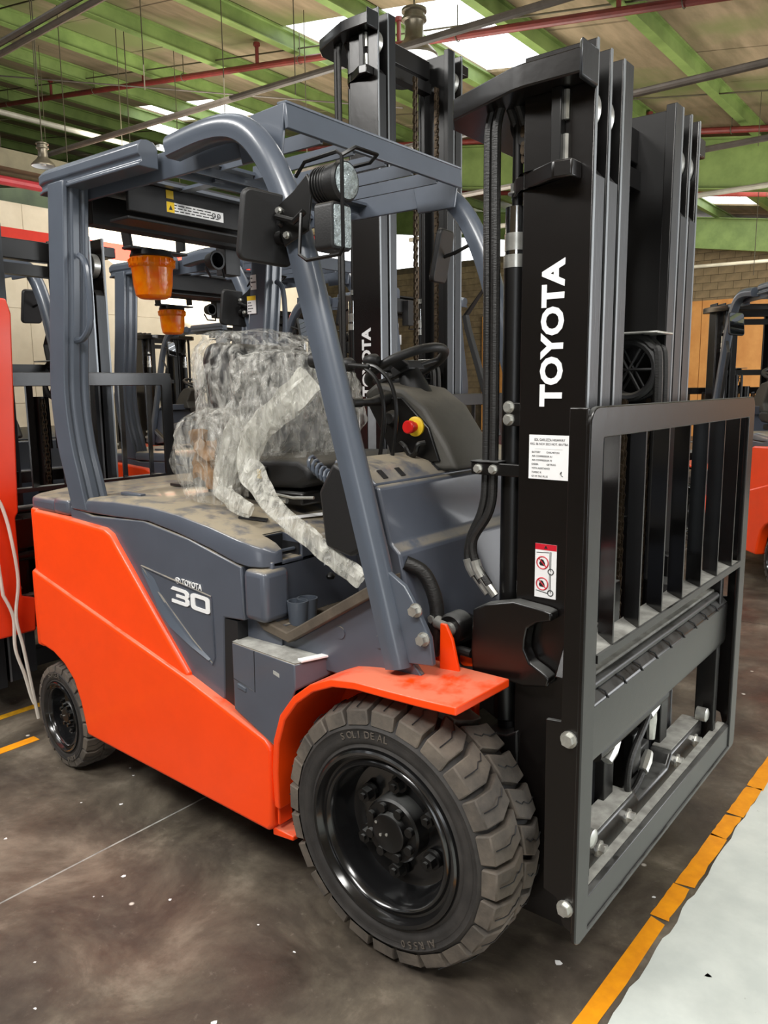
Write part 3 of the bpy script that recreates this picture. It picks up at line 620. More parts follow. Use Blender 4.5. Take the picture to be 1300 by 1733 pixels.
    MB().box(-.562, -.556, -.454, -.376, .973, 1.05).box(-.556, -.485, -.454, -.376, .9725, .976).box(-.556, -.485, -.379, -.3755, .976, 1.022).build('recess_shade', M['ink'], hood)  # near-black plates stand in for the shade inside the recess
    MB().tube([(-.555, -.45, .99), (-.50, -.445, 1.005), (-.50, -.385, 1.005), (-.555, -.38, .99)], .005, 8).build('hood_latch_bar', G, hood)
    MB().box(-1.58, -1.47, -.55, .55, 1.03, 1.092).prism([(-1.80, -.49), (-1.74, -.545), (-1.56, -.548), (-1.56, .548), (-1.74, .545), (-1.80, .49), (-1.90, .3), (-1.9, -.3)], 'z', 1.03, 1.085).build('rear_deck', M['grey'], R0, bevel=.018, seg=3)
    MB().box(-1.40, -1.30, -.16, -.08, 1.106, 1.118).build('hood_vent', M['plastic'], hood, bevel=.003)
    MB().obox((-.68, -.38, 1.077), ((.6, .5, -.1), (-.5, .6, 0), (0, 0, 1)), (.045, .016, .003)).build('release_slot', M['ink'], hood)
    MB().obox((-1.26, -.42, 1.113), ((1, 0, 0), (0, 1, 0), (0, 0, 1)), (.06, .012, .006)).build('hood_hinge', G, hood, bevel=.003)
    MB().obox((-.62, -.22, 1.068), ((.3, 1, 0), (1, -.3, -.12), (0, 0, 1)), (.09, .014, .001)).build('white_tape', M['white'], hood)
    # front wall of the battery box and rounded corner block
    fw = MB().box(-.53, -.475, -.50, .54, .80, .985).build('battery_front_wall', M['grey'], R0, bevel=.006)
    MB().box(-.555, -.46, -.545, -.44, .81, .965).build('corner_block', M['grey'], R0, bevel=.02, seg=3)
    strip_label(fw, (-.4745, -.28, .935), (0, 1, 0), (0, 0, 1), .035, .026, 0, 'voltage_sticker'); text('voltage_text', '80V', .016, (-.473, -.276, .942), (0, 1, 0), (0, 0, 1), M['ink'], fw, bold=.0004, depth=.0003)
    # cup holder, knob
    MB().lathe([(.0, .0), (.0, .026), (.07, .032), (.07, .027), (.01, .022), (.012, 0)], 24, (-.435, -.44, .795), 'z').lathe([(.0, .0), (.0, .026), (.07, .032), (.07, .027), (.01, .022), (.012, 0)], 24, (-.435, -.40, .795), 'z').build('cup_holder', G, R0)
    MB().lathe([(0, 0), (.004, .012), (.012, .014), (.02, .009), (.024, 0)], 14, (-.43, -.30, .90), 'z').build('release_knob', M['blacks'], R0)
    # ---- floor and mat
    fp_ = [(-.565, .875), (-.535, .822), (-.49, .785), (-.40, .768), (-.10, .948), (-.075, .975)]
    lo_ = [(x, z-.024) for x, z in reversed(fp_)]
    MB().prism(fp_[1:]+[(x, z-.03) for x, z in reversed(fp_[1:])], 'y', -.47, .46).build('floor_plate', M['grey'], R0)
    mt = MB().prism([(x, z+.022) for x, z in fp_]+[(x, z+.003) for x, z in reversed(fp_)], 'y', -.500, .45).build('floor_mat', M['mat'], R0, bevel=.006, seg=2)
    MB().sweep([(-.016, -.016), (.016, -.016), (.016, .014), (-.016, .014)], [(x, -.505, z+.012) for x, z in fp_], [((0, 1, 0), (1, 0, .5)), ((0, 1, 0), (.9, 0, .6)), ((0, 1, 0), (.5, 0, .9)), ((0, 1, 0), (-.2, 0, 1)), ((0, 1, 0), (-.5, 0, .86)), ((0, 1, 0), (-.5, 0, .86))]).build('mat_kerb', M['mat'], mt, bevel=.004)
    for k in range(6):
        y = -.40+k*.13; MB().tube([(-.49, y, .807), (-.40, y, .791), (-.10, y, .971)], .003, 4).build('mat_rib', M['mat'], mt)
    sillp = MB().prism([(-.46, .765), (-.40, .765), (-.10, .945), (-.02, .83), (.05, .76), (.03, .70), (-.30, .70), (-.46, .70)], 'y', -.492, -.475).build('side_shield', M['grey'], R0, bevel=.004)
    for (x, z) in ((-.222, .822), (-.088, .822)): MB().tube([(x, -.492, z), (x, -.495, z)], .017, 20).build('plug', M['grey'], sillp)
    # ---- step box
    for s in (-1, 1):
        pl = [(-.592, -.562), (-.405, -.577), (-.31, -.585), (-.255, -.43), (-.61, -.42)]
        lowz = [.53, .47, .665, .70, .53]; n5 = 5; fc = [(0, 1, 2, 3, 4), (5, 6, 7, 8, 9)]+[(i, (i+1) % 5, (i+1) % 5+5, i+5) for i in range(5)]
        sb = MB().add([(x, -y*s, lz) for (x, y), lz in zip(pl, lowz)]+[(x, -y*s, .738) for x, y in pl], fc).build('step_box', M['grey'], R0, bevel=.004)
        MB().add([(x, -y*s*(.995), .7385) for x, y in pl]+[(x, -y*s*.995, .7415) for x, y in pl], fc).build('step_plate', M['dustgrey'], sb, bevel=.001)
        if s < 0:
            MB().tube([(-.588, -.5625, .628), (-.52, -.568, .618), (-.488, -.5705, .612), (-.486, -.5705, .736)], .0014, 5).build('panel_seam', M['ink'], sb)
            MB().obox((-.548, -.567, .610), ((1, 0, -.2), (0, 1, 0), (0, 0, 1)), (.018, .003, .006)).build('hinge_leaf', G, sb, bevel=.001)
            MB().prism([(-.40, .700), (-.36, .693), (-.325, .700), (-.31, .690), (-.325, .665), (-.345, .676), (-.40, .69)], 'y', -.578, -.5795).build('torn_sticker', M['dustgrey'], sb, smooth=False)
            MB().obox((-.285, -.50, .7445), ((.055, .155, 0), (1, -.35, 0), (0, 0, 1)), (.07, .012, .003)).obox((-.44, -.435, .7445), ((1, 0, 0), (0, 1, 0), (0, 0, 1)), (.12, .012, .003)).build('aluminium_edge', M['white'], sb, bevel=.001)
    # ---- fenders
    def fender(s):
        pr = [(-.418, .28), (-.412, .40), (-.392, .50), (-.352, .59), (-.30, .655), (-.235, .705), (-.16, .738), (-.08, .750), (.02, .752), (.12, .755), (.225, .760)]
        th = .022; pts = list(pr); back = []
        for i, (x, z) in enumerate(pr):
            a = Vector(pr[max(i-1, 0)]); b = Vector(pr[min(i+1, len(pr)-1)]); t = (b-a).normalized(); back.append((x+t.y*th, z-t.x*th))
        vs = []; n = len(pr)
        def yo(i): return .605*s if i > 2 else (.575+.03*i/3)*s
        cols = []
        for i in range(n):
            (x, z), (x2, z2) = pr[i], back[i]; rise = 0 if i < 6 else .02*(i-5)/5; inn = .36 if i < 8 else .36+.02*(i-7)
            ins = x if i < n-1 else x+.035
            cols.append([(x, yo(i), z), (ins, inn*s, z+rise*1.0), (x2 if i < n-1 else ins, inn*s, z2+rise), (x2, yo(i), z2)])
        mb = MB(); mb.v = [v for c in cols for v in c]
        for i in range(n-1):
            for k in range(4): mb.f.append((4*i+k, 4*i+(k+1) % 4, 4*i+4+(k+1) % 4, 4*i+4+k))
        mb.f += [(0, 1, 2, 3), (4*n-4, 4*n-3, 4*n-2, 4*n-1)]
        return mb.build('fender', M['orange'], R0, bevel=.004, angle=50)
    f1 = fender(-1); fender(1)
    MB().prism([(.06, .75), (.125, .75), (.10, .85), (.08, .885), (.062, .885)], 'y', -.43, -.42).build('fender_bracket', M['orange'], f1, bevel=.003)
    for s in (-1, 1): MB().box(-.40, .12, .34*s-.012, .34*s+.012, .30, .78).build('wheel_well_wall', M['orange'] if s < 0 else M['blacks'], R0)
    # ---- front cowl and dash shelf
    cw = MB().prism([(-.20, 1.245), (-.145, 1.215), (-.105, 1.07), (-.075, 1.045), (-.02, .80), (-.06, .78), (-.22, .80), (-.24, 1.24)], 'y', -.415, .42).build('front_cowl', M['grey'], R0, bevel=.008)
    MB().box(-.08, -.00, -.30, .42, .765, .80).build('cowl_base', M['blacks'], R0)
    sh = MB().prism([(-.30, 1.285), (-.20, 1.262), (-.15, 1.222), (-.18, 1.20), (-.30, 1.21)], 'y', -.42, .42).build('dash_shelf', M['grey'], R0, bevel=.008)
    for y in (-.36, -.28, -.10): MB().obox((-.176, y, 1.2455), ((0, 1, 0), (1, 0, -.8), (.8, 0, 1)), (.010, .016, .0012)).build('shelf_slot', M['ink'], sh)
    MB().prism([(-.255, 1.285), (-.175, 1.25), (-.145, 1.205), (-.145, 1.06), (-.20, 1.03), (-.29, 1.05), (-.31, 1.20)], 'y', -.475, -.42).build('knee_shield', M['plastic'], R0, bevel=.012, seg=3)
    # pump hoses below the cowl
    MB().tube(smooth_path([(-.07, -.40, 1.02), (-.03, -.37, .99), (.0, -.36, .92), (.005, -.36, .84), (-.01, -.36, .77)]), .020, 14).build('corrugated_hose', M['hose'], R0)
    MB().tube(smooth_path([(-.09, -.42, .95), (-.06, -.42, .94), (-.03, -.41, .88), (-.03, -.40, .80)]), .014, 10).build('pump_hose', M['hose'], R0)
    # ---- overhead guard
    for s in (-1, 1):
        Y = .50*s if s < 0 else .455
        cen = [(-.835, 2.178), (-.68, 2.190), (-.575, 2.182), (-.50, 2.150), (-.435, 2.085), (-.385, 2.005), (-.345, 1.915), (-.30, 1.78), (-.20, 1.44), (-.10, 1.10), (-.02, .82), (-.008, .775)]
        path = smooth_path([(x, Y, z) for x, z in cen], 4); fr = []
        for i, p in enumerate(path):
            t = (path[min(i+1, len(path)-1)]-path[max(i-1, 0)]).normalized(); r = Vector((0, 1, 0)); u = r.cross(t)*-1; fr.append((r, u))
        pf = [(.034*math.cos(a*PI/8), .034*math.sin(a*PI/8)) for a in range(-1, 10)]; pf = pf+[(-.030, -.030), (-.022, -.036), (.022, -.036), (.030, -.030)]
        fp = MB().sweep(pf, path, fr).build('front_pillar', G, R0, angle=40)
        gp = MB().prism([(-.045, 1.02), (.008, .99), (.05, .93), (.085, .87), (.095, .80), (.01, .79)], 'y', Y-.008, Y+.008).build('pillar_gusset', G, R0, bevel=.003)
        for (x, z) in ((.045, .935), (.068, .865)):
            MB().hexbolt((x, Y-.008*1, z) if s < 0 else (x, Y+.008, z), (0, s, 0), .0135, .016).build('gusset_bolt', M['zinc'], gp, angle=25)
        # rear section of the side rail
        tp = [(-.036, -.040), (.036, -.040), (.036, .02), (.022, .036), (.0, .040), (-.022, .036), (-.036, .02), (-.036, -.005), (-.026, -.012), (-.026, -.024), (-.036, -.030)]
        if s > 0: tp = [(-a, b) for a, b in tp]
        MB().sweep(tp, [(-1.53, Y, 2.180), (-1.50, Y, 2.186), (-.955, Y, 2.182)], [((0, 1, 0), (0, 0, 1))]*3).build('rear_side_rail', G, R0, bevel=.003)
        # rear pillar with two long grooves
        pp = [(.0, -.05), (.095, -.05), (.095, .05), (.070, .05), (.066, .04), (.060, .04), (.056, .05), (.0, .05)]
        yc = Y if s < 0 else .42
        pts = [(-1.455, 2.165), (-1.475, 1.98), (-1.495, 1.80), (-1.53, 1.55), (-1.535, 1.42), (-1.515, 1.28), (-1.485, 1.18), (-1.45, 1.06)]
        pth = smooth_path([(x, yc, z) for x, z in pts], 4)
        pf2 = [(-.048, 0), (.048, 0), (.048, .095), (.030, .095), (.026, .088), (.018, .088), (.014, .095), (-.014, .095), (-.018, .088), (-.026, .088), (-.030, .095), (-.048, .095)]
        rp = MB().sweep(pf2, pth, [((0, 1, 0), (1, 0, 0))]*len(pth)).build('rear_pillar', G, R0, angle=30, bevel=.004)
        if det: MB().tube(smooth_path([(-1.37, yc, 1.93), (-1.33, yc, 1.89), (-1.325, yc, 1.72), (-1.37, yc, 1.66), (-1.42, yc, 1.65)], 4), .011, 8).build('grab_handle', G, R0)
        # side plate linking the two sections
        MB().box(-1.46, -.50, .435*s-.006 if s < 0 else .405, .435*s+.006 if s < 0 else .417, 2.12, 2.20).build('side_plate', G, R0, bevel=.003)
        # front gusset plate
        MB().prism([(-.425, 2.228), (-.555, 2.222), (-.62, 2.19), (-.60, 2.10), (-.445, 2.10)], 'y', (.44 if s < 0 else .40)*s-.006, (.44 if s < 0 else .40)*s+.006).build('guard_gusset', G, R0, bevel=.003)
    MB().obox((-.425, -.02, 2.195), ((0, 1, 0), (1, 0, .12), (-.12, 0, 1)), (.425, .006, .034)).obox((-.438, -.02, 2.229), ((0, 1, 0), (1, 0, -.05), (.05, 0, 1)), (.425, .018, .004)).build('guard_front_bar', G, R0, bevel=.002)
    for y in (-.30, -.16, -.01, .13, .27): MB().box(-.86, -.43, y-.005, y+.005, 2.155, 2.195).build('guard_slat', G, R0)
    for x in (-.87, -.96): MB().box(x-.022, x+.022, -.43, .41, 2.165, 2.175).box(x-.022, x-.016, -.43, .41, 2.14, 2.17).build('guard_cross_bar', G, R0)
    for y in (-.22, .05): MB().box(-1.15, -.96, y-.02, y+.02, 2.150, 2.160).build('guard_slat', G, R0)
    MB().box(-1.47, -1.14, -.42, .41, 2.165, 2.175).build('roof_panel', M['blacks'], R0)
    rb = MB().box(-1.20, -1.185, -.42, .41, 2.065, 2.16).box(-1.47, -1.40, -.42, .41, 2.05, 2.15).box(-1.3, -1.19, -.42, .41, 2.04, 2.05).build('roof_beam', M['plastic'], R0, bevel=.003)
    MB().box(-1.16, -1.13, -.42, .41, 2.155, 2.165).build('guard_cross_bar', G, R0)
    if det:
        for (y, wd, z, h_) in ((-.27, .25, 2.083, .034),):
            st = strip_label(R0, (-1.1845, y, z), (0, 1, 0), (0, 0, 1), wd, h_, 3, 'warning_sticker', seed=5)
            MB().box(-1.1832, -1.1828, y, y+.032, z, z+h_).build('yellow_band', M['yellow'], st)
            MB().prism([(y+.008, z+.008), (y+.024, z+.008), (y+.016, z+.024)], 'x', -1.1828, -1.1824).build('warning_triangle', M['ink'], st)
            for q in (.205, .228): MB().lathe([(0, .009), (.0006, .009), (.0006, .006), (0, .006)], 16, (-1.1828, y+q, z+.018), 'x').build('sticker_symbol', M['ink'], st)
        MB().box(-1.1845, -1.183, -.27, -.24, 2.128, 2.155).build('yellow_sticker', M['yellow'], rb)
    # far grab handle and its pillar sticker
    MB().sweep([(-.012, -.009), (.012, -.009), (.012, .009), (-.012, .009)], [(-.355, .465, 1.83), (-.45, .485, 1.735), (-.44, .485, 1.69), (-.30, .47, 1.30)], [((0, 1, 0), (.6, 0, .8)), ((0, 1, 0), (.9, 0, .2)), ((0, 1, 0), (1, 0, .2)), ((0, 1, 0), (1, 0, .3))]).build('grab_handle', M['plastic'], R0, bevel=.003)
    if det:
        ps = strip_label(R0, (-1.50, .368, 1.80), (1, 0, 0), (0, 0, 1), .055, .075, 4, 'pillar_sticker', yellow=.25, seed=9)
        strip_label(R0, (-1.475, .368, 1.90), (1, 0, 0), (0, 0, 1), .036, .062, 3, 'small_pillar_sticker', seed=3)
    # ---- beacon hung under the roof
    bx, by = -1.50, -.115
    br = MB().box(bx-.03, bx+.03, by-.16, by+.20, 2.14, 2.155).beam((bx, by-.12, 2.15), (bx, by-.10, 2.00), .05, .012, up=(0, 1, 0)).beam((bx, by+.14, 2.15), (bx, by+.14, 2.02), .05, .012, up=(0, 1, 0)).box(bx-.03, bx+.03, by-.11, by+.15, 2.002, 2.012).build('beacon_bracket', M['plastic'], R0, bevel=.002)
    MB().lathe([(2.004, .0), (2.004, .075), (1.990, .080), (1.984, .082), (1.978, .076), (1.978, 0)], 32, (bx, by, 0), 'z').build('beacon_base', M['plastic'], br)
    bc = MB().lathe([(1.978, .082), (1.955, .088), (1.948, .086), (1.940, .078), (1.880, .074), (1.838, .066), (1.828, .052), (1.826, 0)], 36, (bx, by, 0), 'z').build('beacon_lens', M['amber'], R0)
    MB().lathe([(1.978, .080), (1.84, .05), (1.835, 0)], 10, (bx, by, 0), 'z').build('beacon_reflector', M['redbtn'] if False else M['amber'], bc, smooth=False)
    for k in range(24):
        a = k*PI/12; MB().beam((bx+.084*math.cos(a), by+.084*math.sin(a), 1.945), (bx+.086*math.cos(a), by+.086*math.sin(a), 1.972), .004, .006, up=(math.cos(a), math.sin(a), 0)).build('lens_rib', M['amber'], bc)
    MB().lathe([(0, 0), (.0, .03), (.05, .04), (.05, .03)], 16, (-1.50, .17, 2.00), 'x').box(-1.52, -1.46, .22, .30, 1.95, 2.14).tube([(-1.47, .12, 1.97), (-1.45, .13, 1.93), (-1.45, .20, 1.93), (-1.47, .21, 1.97)], .006, 6).build('rear_work_lamp', M['plastic'], R0, bevel=.003)
    if lights:
        # ---- mirror on the near pillar
        mp = MB(); T = Matrix.Translation((-.385, -.562, 1.885)) @ Euler((math.radians(-4), math.radians(7), math.radians(-16)), 'XYZ').to_matrix().to_4x4()
        def loc_prism(pl, x0, x1, T):
            n = len(pl); vs = [T @ Vector((x0, a, b)) for a, b in pl]+[T @ Vector((x1, a, b)) for a, b in pl]
            return MB().add(vs, [tuple(range(n)), tuple(reversed(range(n, 2*n)))]+[(i, i+n, (i+1) % n+n, (i+1) % n) for i in range(n)])
        q = loc_prism(rnd_rect(-.078, .078, -.088, .088, .022), -.012, .012, T).build('mirror_housing', M['plastic'], R0, bevel=.006)
        loc_prism(rnd_rect(-.070, .070, -.080, .080, .018), -.0135, -.0125, T).build('mirror_glass', M['mirror'], q)
        MB().tube([T @ Vector((.012, .03, -.01)), T @ Vector((.035, .05, 0)), (-.345, -.56, 1.895)], .008, 8).lathe([(0, .018), (.02, .018), (.02, 0)], 14, tuple(T @ Vector((.012, .03, -.02))), 'x').build('mirror_arm', M['blacks'], q)
        T2 = Matrix.Translation((-.55, .475, 1.955)) @ Euler((math.radians(3), math.radians(12), math.radians(14)), 'XYZ').to_matrix().to_4x4()
        q = loc_prism(rnd_rect(-.07, .07, -.095, .095, .022), -.010, .010, T2).build('mirror_housing', M['plastic'], R0, bevel=.006)
        loc_prism(rnd_rect(-.063, .063, -.088, .088, .018), -.0115, -.0105, T2).build('mirror_glass', M['mirror'], q)
        MB().tube([T2 @ Vector((.01, .0, 0)), T2 @ Vector((.05, .0, .02)), (-.40, .47, 1.99)], .007, 8).build('mirror_arm', M['blacks'], q)
        # ---- lamp bracket, work lamps and wire guard
        lb = MB().prism([(-.372, 1.93), (-.335, 1.835), (-.25, 1.865), (-.235, 1.96), (-.25, 2.00), (-.30, 1.965)], 'y', -.552, -.545).build('lamp_bracket', M['blacks'], R0, bevel=.003)
        for (x, z) in ((-.348, 1.925), (-.322, 1.862)): MB().hexbolt((x, -.552, z), (0, -1, 0), .007, .006).build('bracket_bolt', M['zinc'], lb)
        MB().tube([(-.335, -.555, 1.905), (-.335, -.575, 1.905), (-.27, -.58, 1.885), (-.24, -.575, 1.905)], .008, 8).build('bracket_stay', M['blacks'], lb)
        rl = MB().lathe([(-.205, .0), (-.205, .035), (-.18, .040), (-.13, .046), (-.125, .048), (-.118, .044), (-.118, 0)], 30, (0, -.555, 1.960), 'x').build('round_work_lamp', M['plastic'], R0)
        MB().lathe([(-.117, .041), (-.112, .03), (-.110, 0)], 30, (0, -.555, 1.960), 'x').build('round_lens', M['lens'], rl)
        for k in range(6): MB().lathe([(-.202+.009*k, .034), (-.202+.009*k, .043), (-.199+.009*k, .043), (-.199+.009*k, .034)], 24, (0, -.555, 1.960), 'x').build('cooling_fin', M['plastic'], rl)
        MB().prism(rnd_rect(-.610, -.498, 1.912, 2.006, .020), 'x', -.128, -.104).build('lamp_visor', M['plastic'], rl, bevel=.002) if False else None
        sl = MB().prism(rnd_rect(-.595, -.525, 1.803, 1.913, .012), 'x', -.190, -.132).build('square_work_lamp', M['plastic'], R0, bevel=.004)
        MB().prism(rnd_rect(-.588, -.532, 1.811, 1.905, .006), 'x', -.132, -.127).build('square_lens', M['lens'], sl)
        wg = [(-.24, -.60, 1.98), (-.20, -.61, 2.005), (-.10, -.61, 2.01), (-.085, -.61, 2.0), (-.085, -.61, 1.80), (-.095, -.61, 1.785), (-.20, -.61, 1.782), (-.235, -.60, 1.80), (-.245, -.58, 1.90)]
        MB().tube(wg, .0048, 6).tube([(-.085, -.61, 2.0), (-.07, -.58, 2.02), (-.07, -.50, 2.02), (-.10, -.49, 2.01), (-.2, -.50, 2.005)], .0048, 6).build('wire_lamp_guard', M['blacks'], R0)
    # ---- column cover, steering wheel, levers
    cc = MB().prism([(-.46, 1.46), (-.41, 1.495), (-.30, 1.475), (-.22, 1.42), (-.14, 1.31), (-.10, 1.235), (-.40, 1.225), (-.36, 1.31)], 'y', -.10, .14).build('column_cover', M['cover'], R0, bevel=.016, seg=3)
    MB().prism([(-.445, 1.445), (-.30, 1.45), (-.20, 1.36), (-.16, 1.26), (-.33, 1.24), (-.36, 1.31)], 'y', -.108, -.09).build('control_panel', M['blacks'], cc, bevel=.004)
    es = MB().lathe([(0, .030), (-.006, .030), (-.010, .022), (-.010, 0)], 28, (-.245, -.108, 1.362), 'y').build('stop_button_collar', M['yellow'], R0)
    MB().lathe([(-.008, .014), (-.024, .014), (-.026, .019), (-.042, .020), (-.046, .017), (-.046, 0)], 24, (-.245, -.108, 1.362), 'y').build('stop_button', M['redbtn'], R0)
    MB().lathe([(0, .026), (-.012, .024), (-.022, .016), (-.022, 0)], 20, (-.335, -.105, 1.385), 'y').cyl((-.345, -.125, 1.385), (-.345, -.135, 1.34), .004, 6).build('ignition_switch', M['plastic'], R0)
    MB().tube(smooth_path([(-.30, -.112, 1.31), (-.27, -.13, 1.30), (-.25, -.13, 1.275), (-.225, -.14, 1.285), (-.215, -.14, 1.31), (-.20, -.125, 1.315)]), .008, 8).build('side_hook', M['blacks'], R0)
    MB().tube([(-.36, -.10, 1.445), (-.36, -.145, 1.44), (-.365, -.175, 1.435), (-.37, -.215, 1.435)], [.022, .017, .013, .010], 14).tube([(-.37, -.215, 1.435), (-.375, -.25, 1.435)], [.014, .014], 12).build('direction_lever', M['plastic'], R0)
    # steering wheel
    sw_c = Vector((-.375, .02, 1.545)); nrm = Vector((-.42, 0, .90)).normalized(); ux = Vector((0, 1, 0)); uy = nrm.cross(ux)
    sw = MB().tube([sw_c+ux*.130*math.cos(a*PI/24)+uy*.130*math.sin(a*PI/24) for a in range(48)], .0145, 12, closed=True).build('steering_wheel', M['plastic'], R0)
    sp_ = MB()
    for a in (200, 340, 90): sp_.beam(sw_c-nrm*.012, sw_c+(ux*math.cos(math.radians(a))+uy*math.sin(math.radians(a)))*.125, .042 if a != 90 else .026, .014, up=nrm)
    sp_.obox(sw_c-nrm*.01, (ux, uy, nrm), (.045, .034, .016)); sp_.build('wheel_spokes', M['plastic'], sw, bevel=.004)
    MB().cyl(sw_c-nrm*.02, sw_c-nrm*.11, .035, 16, .05).build('steering_column', M['plastic'], R0)
    MB().tube([sw_c+uy*.11+ux*.05, sw_c+uy*.11+ux*.05+nrm*.03], .012, 10).lathe([(0, .0), (.01, .02), (.03, .022), (.045, .01), (.048, 0)], 14, tuple(sw_c+uy*.11+ux*.05+nrm*.028), 'z').build('spinner_knob', M['plastic'], sw)
    for k, (x0, y0) in enumerate(((-.335, -.20), (-.30, -.185))):
        lv = MB().tube(smooth_path([(x0+.02, y0, 1.26), (x0+.04, y0, 1.40), (x0+.02, y0, 1.49), (x0-.03, y0, 1.535), (x0-.07, y0, 1.545)]), .0062, 8).build('hydraulic_lever', M['blacks'], R0)
    for (x, y, z) in ((-.435, -.20, 1.548), (-.395, -.13, 1.56)): MB().lathe([(-.03, 0), (-.026, .014), (-.005, .021), (.014, .021), (.026, .013), (.03, 0)], 16, (x, y, z), 'x').build('lever_knob', M['plastic'], R0)
    MB().tube([(-.56, -.22, 1.565), (-.54, -.22, 1.563), (-.47, -.22, 1.55), (-.35, -.20, 1.54)], [.024, .026, .008, .007], 16).build('lever_knob', M['plastic'], R0)
    # ---- seat
    st = MB().prism([(-1.16, 1.125), (-1.18, 1.20), (-1.13, 1.245), (-.95, 1.245), (-.62, 1.255), (-.57, 1.235), (-.565, 1.19), (-.62, 1.16), (-1.0, 1.14)], 'y', -.24, .26).build('seat_cushion', M['plastic'], R0, bevel=.035, seg=4)
    MB().box(-1.10, -.62, -.22, .24, 1.10, 1.145).build('seat_base', M['blacks'], R0, bevel=.01)
    MB().prism([(-1.03, 1.22), (-1.06, 1.45), (-1.09, 1.58), (-1.06, 1.64), (-.99, 1.635), (-.94, 1.50), (-.89, 1.30), (-.90, 1.22)], 'y', -.24, .22).build('seat_backrest', M['plastic'], R0, bevel=.04, seg=4)
    bk = MB().box(-.80, -.755, -.252, -.236, 1.175, 1.225).build('belt_buckle', M['blacks'], R0, bevel=.006); MB().box(-.79, -.775, -.258, -.25, 1.185, 1.215).build('buckle_release', M['yellow'], bk)
    MB().tube([(-.74, -.25, 1.135), (-.70, -.265, 1.14), (-.62, -.262, 1.133), (-.54, -.25, 1.138)], .005, 6).tube([(-.80, -.25, 1.12), (-.72, -.255, 1.122), (-.66, -.25, 1.118)], .009, 6).build('seat_slide_lever', M['zinc'], R0)
    cl = []
    for k in range(120):
        t = k/119; a = t*13*2*PI; cl.append((-.52+.16*t, -.28+.020*math.cos(a)+.05*t, 1.255-.05*math.sin(t*PI)+.020*math.sin(a)))
    MB().tube(cl, .0055, 6).build('coiled_cable', G, R0)
    # ---- mast: nested channels on both sides
    ztop = top; W3 = .0525
    for s in (-1, 1):
        for k in range(stages):
            yw = (.35-.072*k)*s; inn = yw-.058*s; zb = .13+.02*k
            mb = MB(); a, b = sorted((yw, yw-.012*s)); mb.box(.235+.0*k, .404, a, b, zb, ztop)
            a2, b2 = sorted((yw-.010*s, inn)); zf = ztop-.27 if k < stages-1 else ztop
            mb.box(.378, .404, a2, b2, zb, zf); mb.box(.235, .257, a2, b2, zb, ztop-.02)
            if k < stages-1: mb.prism([(.404, zf), (.378, zf), (.378, zf+.03)], 'y', a2, b2)
            o = mb.build(('outer_mast_rail', 'middle_mast_rail', 'inner_mast_rail')[k], M['black'] if k == 0 else M['blacks'], R0, bevel=.0025)
            # polished running edge of the front flange
            a3, b3 = sorted((yw-.0005*s, inn)); MB().box(.4042, .4052, a3, b3, zb, zf if k < stages-1 else ztop).build('flange_face', M['steel'], o)
            a4, b4 = sorted((yw+.0003*s, yw-.009*s)); MB().box(.4046, .4062, a4, b4, zb, ztop).build('flange_edge', M['rail_edge'], o)
            if k < stages-1:
                MB().lathe([(yw-.016*s, 0), (yw-.016*s, .058), (yw-.050*s, .058), (yw-.050*s, 0)], 32, (.338, 0, ztop-.125), 'y').build('mast_roller', M['zinc'], o)
    # top cross member wraps round the back of the mast
    outer = [(.402, -.352), (.402, -.415), (.268, -.415), (.235, -.41), (.03, -.33), (-.01, -.27), (-.015, .27), (.03, .33), (.235, .41), (.402, .415), (.402, .352), (.245, .352), (.20, .28), (.12, .20), (.12, -.20), (.20, -.28), (.245, -.352)]
    zc = min(top, 9)-.035
    MB().prism(outer, 'z', zc-.05, zc+.0).build('top_cross_member', M['black'], R0, bevel=.004)
    MB().prism([(.395, -.345), (.408, -.345), (.408, -.43), (.395, -.415)], 'z', zc-.062, zc+.012).build('weld_seam', M['steel'], R0, bevel=.004)
    MB().box(.312, .336, -.372, -.35, zc-.21, zc-.05).build('weld_rib', M['blacks'], R0, bevel=.002)
    for z in (zc-.115, zc-.205): MB().tube([(.34, -.354, z), (.34, -.354, z+.06)], .007, 6).build('weld_bead', M['zinc'], R0)
    MB().prism([(.378, -.35), (.378, -.40), (.335, -.405), (.205, -.33), (.16, -.27), (.16, -.22), (.235, -.22), (.235, -.35)], 'z', zc-.245, zc-.208).build('chain_anchor_bracket', M['black'], R0, bevel=.004)
    for z in (zc-.16, 1.55, 1.05): MB().box(.25, .30, -.22, .22, z-.0, z+.05).build('mast_cross_bar', M['blacks'], R0)
    MB().box(.25, .29, -.22, .22, zc-.09, zc-.0).build('mast_top_beam', M['blacks'], R0, bevel=.004); MB().box(.24, .30, -.34, .34, .15, .24).build('mast_base_beam', M['blacks'], R0, bevel=.004)
    # lift cylinders behind each rail
    for s in (-1, 1):
        yc_ = .285*s
        cy = MB().cyl((.185, yc_, .45), (.185, yc_, 1.76), .030, 20).build('lift_cylinder', M['blacks'], R0)
        MB().cyl((.185, yc_, 1.76), (.185, yc_, 1.79), .031, 20).cyl((.185, yc_, 1.80), (.185, yc_, 1.84), .029, 20).build('cylinder_gland', M['zinc'], cy)
        MB().cyl((.185, yc_, 1.79), (.185, yc_, 1.90), .0275, 20).build('cylinder_head', M['chrome'], cy)
        MB().cyl((.185, yc_, 1.84), (.185, yc_, top-.04), .013, 12).build('cylinder_rod', M['blacks'], cy)
        MB().hexbolt((.185, yc_, 1.93), (0, 0, 1), .017, .02).hexbolt((.185, yc_, 1.86), (0, 0, 1), .015, .02).build('rod_nut', M['zinc'], cy)
